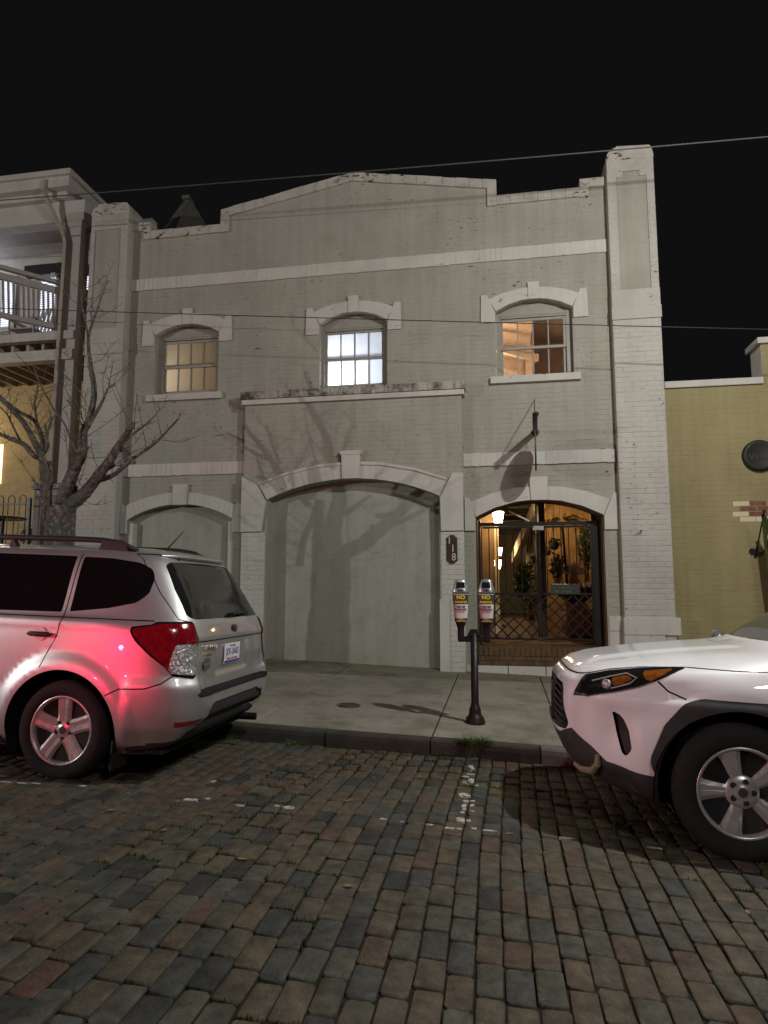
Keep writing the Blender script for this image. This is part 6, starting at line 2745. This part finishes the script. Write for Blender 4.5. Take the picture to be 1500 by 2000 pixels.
    m.box(gx(-.50, .80).x + .0055, gx(-.50, .80).x + .0062, -.55, -.45, .793, .806)
    m.build('sticker_line', flat('sticker_line_grey', (.2, .18, .16), .5), st, local=True)
    ec = gx(0, 1.03)
    m = MB()
    m.smooth = True
    vs = []
    n = 24
    for (f_, h_) in ((1.0, -.004), (1.0, .004), (.85, .009), (.0, .011)):
        for k in range(n):
            a = 2 * math.pi * k / n
            vs.append((ec.x + h_ + .002, .060 * f_ * math.cos(a), 1.03 + .036 * f_ * math.sin(a)))
    m.add(vs, [(i * n + k, i * n + (k + 1) % n, (i + 1) * n + (k + 1) % n, (i + 1) * n + k) for i in range(3) for k in range(n)])
    em = m.build('emblem', BLACKLENS, car, local=True)
    for (yy, zz, s_) in ((-.022, .006, .016), (.012, .012, .008), (.026, .002, .008), (.02, -.012, .008), (.004, -.008, .008), (.034, -.008, .007)):
        m = MB()
        m.add([(ec.x + .014, yy - s_, 1.03 + zz), (ec.x + .014, yy, 1.03 + zz + s_ * .22), (ec.x + .014, yy + s_, 1.03 + zz), (ec.x + .014, yy, 1.03 + zz - s_ * .22)], [(0, 1, 2, 3)])
        m.add([(ec.x + .0145, yy - s_ * .22, 1.03 + zz), (ec.x + .0145, yy, 1.03 + zz + s_), (ec.x + .0145, yy + s_ * .22, 1.03 + zz), (ec.x + .0145, yy, 1.03 + zz - s_)], [(0, 1, 2, 3)])
        m.build('emblem_star', CHROME, em, local=True, fix=False)
    w0, w1 = gx(-.03, 1.135), gx(.36, 1.155)
    m = MB()
    m.tube([(w0.x + .03, -.02, 1.14), (w0.x + .035, .06, 1.15), (w1.x + .03, .36, 1.155)], [.016, .011, .008], 8)
    m.tube([(w0.x - .02, -.02, 1.13), (w0.x + .03, -.02, 1.14)], .018, 8)
    m.build('rear_wiper', BLACKTRIM, car, local=True)
    # spoiler lip over the rear window
    m = MB()
    m.smooth = True
    vs, fs = [], []
    n = 16
    for k in range(n + 1):
        yy = -.54 + 1.08 * k / n
        e = 1 - (abs(yy) / .54) ** 6
        q = gx(min(.53, abs(yy)), 1.565)
        vs += [(q.x - .06, yy, 1.588), (q.x + .045 * e, yy, 1.578 + .004 * e), (q.x + .05 * e, yy, 1.566), (q.x + .0, yy, 1.556)]
    for k in range(n):
        for q in range(3):
            fs.append((k * 4 + q, k * 4 + 4 + q, k * 4 + 5 + q, k * 4 + 1 + q))
    m.add(vs, fs)
    m.build('roof_spoiler', SILVERP, car, local=True)
    for sd in (-1, 1):
        m = MB()
        m.smooth = True
        pts, rr_ = [], []
        for k in range(15):
            t = k / 14
            xx = .30 - 1.95 * t
            h = .075 * (1 - (2 * t - 1) ** 8)
            pts.append((xx, sd * (.585 + .015 * math.sin(math.pi * t)), 1.60 + h))
        m.tube(pts, .021, 8)
        rl_ = m.build('roof_rail', BLACKTRIM, car, local=True)
        for xx, ln in ((.12, .26), (-.72, .10), (-1.5, .22)):
            m = MB()
            m.prism([(xx + ln / 2, 1.585), (xx + ln / 2 - .05, 1.668), (xx - ln / 2 + .03, 1.672), (xx - ln / 2, 1.585)], sd * .57, sd * .61)
            m.build('rail_foot', BLACKTRIM, rl_, local=True, bevel=.008)
    m = MB()
    m.tube([(.30, .05, 1.625), (.33, .05, 1.65), (.50, .05, 1.79)] if False else [(.22, -.02, 1.632), (.24, -.02, 1.655), (.37, -.02, 1.80)], [.012, .007, .003], 7)
    m.build('aerial', BLACKTRIM, car, local=True)
    m = MB()
    m.lathe([(.012, -.002), (.011, .004), (.001, .006)], gx(-.40, 1.548) + Vector((.005, -.0, 0)), 'x', 10)
    m.build('washer_jet', BLACKTRIM, car, local=True)


build_silver(car1)

# ---------------------------------------------------------------- white estate, nose showing at the right
WTR = .362


def white_bump(x, y, z):
    d = 0.0
    if y < -.45:
        for wx in (0.0, 2.69):
            rr_ = math.hypot(x - wx, z - WTR)
            if rr_ < .66 and z > .2:
                d += .028 * (1 - sm(.48, .62, rr_)) * sm(.2, .3, z)
        # shoulder edge over the fender, flat face below it
        d += .016 * sm(.70, .795, z) * (1 - sm(.80, .835, z)) * sm(-.86, -.70, x)
        d += .008 * math.exp(-((z - .92) / .02) ** 2) * sm(-.5, -.2, x)
        # hollow in front of the fog slot
        d -= .030 * math.exp(-(((x + .66) / .07) ** 2 + ((z - .60) / .13) ** 2))
        d += .014 * math.exp(-(((x + .50) / .05) ** 2 + ((z - .60) / .15) ** 2))
    if x < -.5 and abs(y) < .75:
        # grille frame stands proud
        k = 1 - sm(.48, .56, abs(y))
        d += .020 * k * sm(.42, .5, z) * (1 - sm(.86, .90, z))
        d -= .02 * (1 - sm(.30, .40, z))
    if z > .98 and x < .2 and abs(y) < .72:
        # bonnet: raised middle with shallow valleys
        d += .012 * (1 - sm(.28, .42, abs(y)))
    return d


WB_ROWS = [(.20, .20, -.60, 3.45, .80), (.26, .26, -.76, 3.50, .845), (.34, .34, -.85, 3.58, .875), (.44, .44, -.895, 3.62, .897), (.56, .56, -.915, 3.64, .908), (.70, .70, -.918, 3.62, .915),
           (.80, .80, -.905, 3.60, .918), (.87, .87, -.880, 3.58, .920), (.92, .92, -.845, 3.56, .918), (.955, .955, -.79, 3.55, .912), (.985, .982, -.70, 3.54, .902), (1.03, 1.010, -.56, 3.53, .885),
           (1.10, 1.042, -.36, 3.51, .868), (1.20, 1.078, -.08, 3.48, .856), (1.28, 1.105, .16, 3.45, .850), (1.33, 1.135, .30, 3.42, .842), (1.42, 1.22, .44, 3.36, .825), (1.60, 1.40, .76, 3.22, .77), (1.75, 1.55, 1.06, 3.05, .705),
           (1.83, 1.62, 1.25, 2.9, .65), (1.92, 1.665, 1.5, 2.6, .5), (2.05, 1.69, 1.8, 2.3, .25), (2.12, 1.695, 2.0, 2.1, .02)]
wbody = Body(WB_ROWS, lambda v: 4.3 if v < .9 else 4.3 - .4 * sm(.9, 1.1, v), 6.5, 1.4, white_bump)
car2 = thing('white_car', (1.25, 4.885, road_z(1.25, 4.885)), 'white estate car whose nose and front wheel show at the right edge', 'car')
car2.rotation_euler = (-.012, SL, 0)


def build_white(car):
    B = wbody
    arch_in = [('x', p[1], p[2]) for p in circle_loop(B, 0, WTR, .432, -22, 202)]
    arch_in2 = [('x', p[1] + 2.69, p[2]) for p in arch_in]

    def clad(cx):
        # dark arch moulding with flattened top
        o = [('x', cx + a, b) for a, b in ((.46, .30), (.47, .50), (.40, .685), (.30, .80), (.19, .842), (-.19, .842), (-.29, .80), (-.38, .685), (-.448, .50), (-.446, .45), (-.40, .385))]
        return o
    head = [('x', -.785, .905), ('x', -.66, .945), ('x', -.50, .975), ('x', -.25, 1.005), ('x', -.39, .928), ('x', -.51, .872), ('x', -.63, .832), ('x', -.76, .788), ('f', .545, .772), ('f', .57, .84)]
    lens_am = [('x', -.48, .958), ('x', -.315, .987), ('x', -.40, .934), ('x', -.46, .905)]
    lens_in = [('x', -.765, .885), ('x', -.66, .922), ('x', -.55, .948), ('x', -.505, .920), ('x', -.55, .878), ('x', -.66, .842), ('x', -.755, .806)]
    grille = [('f', 0, .83), ('f', .40, .825), ('f', .445, .80), ('f', .52, .60), ('f', .50, .56), ('f', 0, .53)]
    lower = [('f', 0, .50), ('f', .42, .53), ('f', .54, .575), ('x', -.76, .50), ('x', -.68, .425), ('x', -.55, .405), ('x', -.40, .395), ('x', -.40, .205), ('f', .3, .205), ('f', 0, .205)]
    fog = [('x', -.655, .725), ('x', -.60, .70), ('x', -.565, .63), ('x', -.545, .52), ('x', -.575, .475), ('x', -.60, .49), ('x', -.635, .60)]
    wsn = [('f', 0, 1.345), ('f', .66, 1.35), ('f', .70, 1.37), ('f', .60, 1.74), ('f', 0, 1.78)]
    sidew = [('x', .62, 1.34), ('x', .78, 1.36), ('x', 1.10, 1.66), ('x', 1.45, 1.74), ('x', 1.48, 1.34)]
    sidew2 = [('x', 1.56, 1.34), ('x', 1.53, 1.74), ('x', 2.3, 1.74), ('x', 2.7, 1.60), ('x', 2.72, 1.40)]
    rwin = [('r', 0, 1.40), ('r', .6, 1.40), ('r', .52, 1.72), ('r', 0, 1.74)]
    tail = [('r', .35, .98), ('r', .75, .98), ('x', 3.3, .98), ('x', 3.2, 1.05), ('r', .75, 1.06), ('r', .35, 1.05)]
    sill = [('x', .55, .205), ('x', .555, .34), ('x', 2.16, .34), ('x', 2.17, .205)]
    L = lambda p, k=0: smooth_loop(B.loop(p), k)
    regs = [('wheel_opening', B.loop(arch_in)), ('wheel_opening', B.loop(arch_in2)), ('arch_moulding', L(clad(0.0), 1)), ('arch_moulding_2', L(clad(2.69), 1)), ('lens_amber', L(lens_am, 1)), ('lens_turn', L([('x', -.645, .908), ('x', -.565, .930), ('x', -.535, .915), ('x', -.57, .890), ('x', -.64, .864)], 1)), ('lens_inner', L(lens_in, 1)),
            ('head_lamp', L(head, 1)), ('grille', L(grille, 1)), ('lower_bumper', L(lower)), ('fog_slot', L(fog, 1)), ('windscreen', L(wsn, 1)), ('door_window', L(sidew, 1)), ('rear_door_window', L(sidew2, 1)),
            ('rear_window', L(rwin, 1)), ('tail_lamp', L(tail, 1)), ('sill_trim', L(sill))]
    g = lambda p: B.loop(p, False)
    gaps = [g([('f', 0, .905), ('f', .5, .905), ('x', -.785, .912), ('x', -.66, .952), ('x', -.50, .982), ('x', -.25, 1.012), ('x', .0, 1.008), ('x', .18, 1.015), ('x', .38, 1.075)]),
            g([('x', -.41, .915), ('x', -.36, .865), ('x', -.27, .83)]),
            g([('x', .60, 1.30), ('x', .58, .40)]), g([('x', 1.52, 1.74), ('x', 1.52, .36)]),
            g([('r', 0, .70), ('r', .8, .70)])]
    V, R = cut_body(B, regs, gaps)
    shell('body', B, V, R['body'], WHITEP, car, 0, (1, -1))
    shell('panel_gaps', B, V, R['gap'], GAP, car, -.003, (1, -1), kind='stuff')
    for nm, mat, off in (('arch_moulding', GREYTRIM, .012), ('fog_slot', BLACKTRIM, -.02), ('door_window', DARKGLASS, -.004), ('rear_door_window', DARKGLASS, -.004), ('sill_trim', BLACKTRIM, .002), ('tail_lamp', REDLENS, .004)):
        for sd in (1, -1):
            shell(nm, B, V, R[nm], mat, car, off, (sd,), .022)
            if nm == 'arch_moulding': shell(nm, B, V, R['arch_moulding_2'], mat, car, off, (sd,), .022)
    for nm, mat, off in (('grille', MESHG, -.035), ('lower_bumper', GREYTRIM, .002), ('windscreen', flat('windscreen_glass', (.035, .042, .036), .05, spec=.7), -.003), ('rear_window', REARGLASS, -.003)):
        shell(nm, B, V, R[nm], mat, car, off, (1, -1), -.04 if nm == 'grille' else .015)
    for sd in (1, -1):
        hl = shell('head_lamp', B, V, R['head_lamp'], BLACKLENS, car, .004, (sd,), .02)
        shell('amber_marker', B, V, R['lens_amber'], AMBERLENS, hl, .007, (sd,), .01)
        shell('clear_lens', B, V, R['lens_inner'], BLACKLENS, hl, .007, (sd,), .01)
        shell('turn_reflector', B, V, R['lens_turn'], AMBERLENS, hl, .010, (sd,), .01)
        m = MB()
        pts = []
        for (a_, v_) in ((-.745, .876), (-.66, .910), (-.565, .938), (-.515, .920), (-.555, .886), (-.65, .850)):
            u = B.ux(a_, v_)
            P = B.point(u, v_) + B.normal(u, v_) * .010
            pts.append((P.x, P.y * sd, P.z))
        m.tube(pts, .0042, 6)
        m.build('light_guide', flat('grey_light_guide', (.35, .35, .36), .2), hl, local=True)
        # projector and reflector bowls showing in the lamp
        for (xx, vv, rr_, mat) in ((-.675, .872, .030, CLEARLENS),):
            u = B.ux(xx, vv)
            P, Nn = B.point(u, vv), B.normal(u, vv)
            t1 = Nn.orthogonal().normalized()
            t2 = Nn.cross(t1)
            m = MB()
            m.smooth = True
            vs = []
            n = 20
            for (f_, h_) in ((1, .006), (.92, .012), (.6, .016), (0, .018)):
                for k in range(n):
                    a = 2 * math.pi * k / n
                    q = P + (t1 * math.cos(a) + t2 * math.sin(a)) * rr_ * f_ + Nn * h_
                    vs.append((q.x, q.y * sd, q.z))
            m.add(vs, [(i * n + k, i * n + (k + 1) % n, (i + 1) * n + (k + 1) % n, (i + 1) * n + k) for i in range(3) for k in range(n)])
            m.build('projector', mat, hl, local=True)
        # chrome strip under the lamp
        m = MB()
        pts = []
        for (k_, a_, v_) in (('x', -.775, .785), ('x', -.70, .810), ('x', -.62, .838), ('x', -.52, .872), ('x', -.43, .912)):
            u = B.ux(a_, v_) if k_ == 'x' else B.uy(a_, v_, -1)
            P = B.point(u, v_) + B.normal(u, v_) * .010
            pts.append((P.x, P.y * sd, P.z))
        m.tube(pts, .004, 6)
        m.build('lamp_strip', CHROME, hl, local=True)
    # grille bars
    for k in range(6):
        v = .58 + k * .042
        hw = .50 - (v - .58) * .33
        m = MB()
        pts = []
        for i in range(17):
            yy = -hw + 2 * hw * i / 16
            u = B.uy(abs(yy), v, -1)
            P = B.point(u, v) - B.normal(u, v) * .018
            pts.append((P.x, math.copysign(P.y, yy) if abs(yy) > 1e-6 else 0, P.z + (.006 if i % 2 else 0)))
        m.tube(pts, .009, 6)
        m.build('grille_bar', MESHG, car, local=True)
    # skid strip at the lower corner, emblem bar
    for sd in (1, -1):
        m = MB()
        pts = []
        for (a_, v_) in ((.30, .30), (.46, .31), (.60, .345), (.66, .40), (.675, .455)):
            u = B.uy(a_, v_, -1)
            P = B.point(u, v_) + B.normal(u, v_) * .012
            pts.append((P.x, P.y * sd, P.z))
        m.tube(pts, [.02, .022, .024, .020, .012], 8)
        m.build('skid_strip', flat('satin_silver_trim', (.42, .36, .27), .4, .5), car, local=True)
    m = MB()
    m.box(.5, 3.4, -.8, .8, .23, .25)
    m.box(-.58, .5, -.55, .55, .24, .26)
    m.build('underbody', GAP, car, local=True)
    for wx in (0, 2.69):
        for sd in (-1, 1):
            m = MB()
            n = 20
            vs = []
            for yy in (.905, .52):
                for k in range(n + 1):
                    a = rad(-26 + 232 * k / n)
                    vs.append((wx + .437 * math.cos(a), yy * sd, WTR + .437 * math.sin(a)))
            m.add(vs, [(k, k + 1, n + 2 + k, n + 1 + k) for k in range(n)] + [tuple(range(n + 1, 2 * n + 2))])
            m.build('wheel_house', GAP, car, local=True)
        wheel(car, wx, -.925, WTR, .232, .225, 'split', 1)
        wheel(car, wx, .925, WTR, .232, .225, 'split', 0)
    for hx in (1.3, 2.2):
        u = B.ux(hx, .98)
        P = B.point(u, .98)
        for sd in (1, -1):
            m = MB()
            m.tube([(P.x - .1, (P.y - .02) * sd, P.z), (P.x + .1, (P.y - .02) * sd, P.z)], .014, 8)
            m.build('door_handle', WHITEP, car, local=True)
    for sd in (1, -1):
        m = MB()
        m.smooth = True
        m.lathe([(.001, -.10), (.07, -.08), (.085, 0), (.07, .08), (.001, .1)], (1.12, sd * .97, 1.20), 'y', 14)
        m.build('door_mirror', WHITEP, car, local=True)


build_white(car2)

# ---------------------------------------------------------------- made-up drum standing in for the unseen source of the red light
ORANGE = flat('orange_drum_plastic', (.45, .10, .02), .5)
dx, dy_ = -3.65, 1.55
dz = road_z(dx, dy_)
drum = thing('made_up_drum', (dx, dy_, dz), 'made-up stand-in for the unseen source of the red light, left of the viewer', 'light stand-in')
m = MB()
m.lathe([(.30, 0), (.30, .05), (.26, .06), (.25, .35), (.24, .36), (.23, .62), (.22, .63), (.21, .80), (.001, .82)], (0, 0, 0), 'z', 28)
m.build('drum', ORANGE, drum, local=True)
m = MB()
m.lathe([(.2455, .40), (.2365, .58)], (0, 0, 0), 'z', 28)
m.build('white_band', MWHITE, drum, local=True)
m = MB()
m.lathe([(.34, .825), (.34, .845), (.001, .85)], (0, 0, 0), 'z', 24)
m.build('added_shade_tray', BLACKTRIM, drum, local=True)  # added disc, sized to keep the red light off the near road
m = MB()
m.lathe([(.05, .855), (.05, .98), (.03, 1.0), (.001, 1.005)], (0, -.10, 0), 'z', 18)
m.build('stand_in_red_lamp', emat('stand_in_red_glow', (1.0, .02, .06), 6.0), drum, local=True)  # invented lamp body; the true red source is out of view
l = bpy.data.lights.new('stand_in_red_light', 'POINT')  # red light thrown by the made-up stand-in
l.energy = 145
l.color = (1.0, .022, .085)
l.shadow_soft_size = .05
o = bpy.data.objects.new('stand_in_red_light', l)
COL.objects.link(o)
o.parent = drum
o.location = (0, .0, .93)
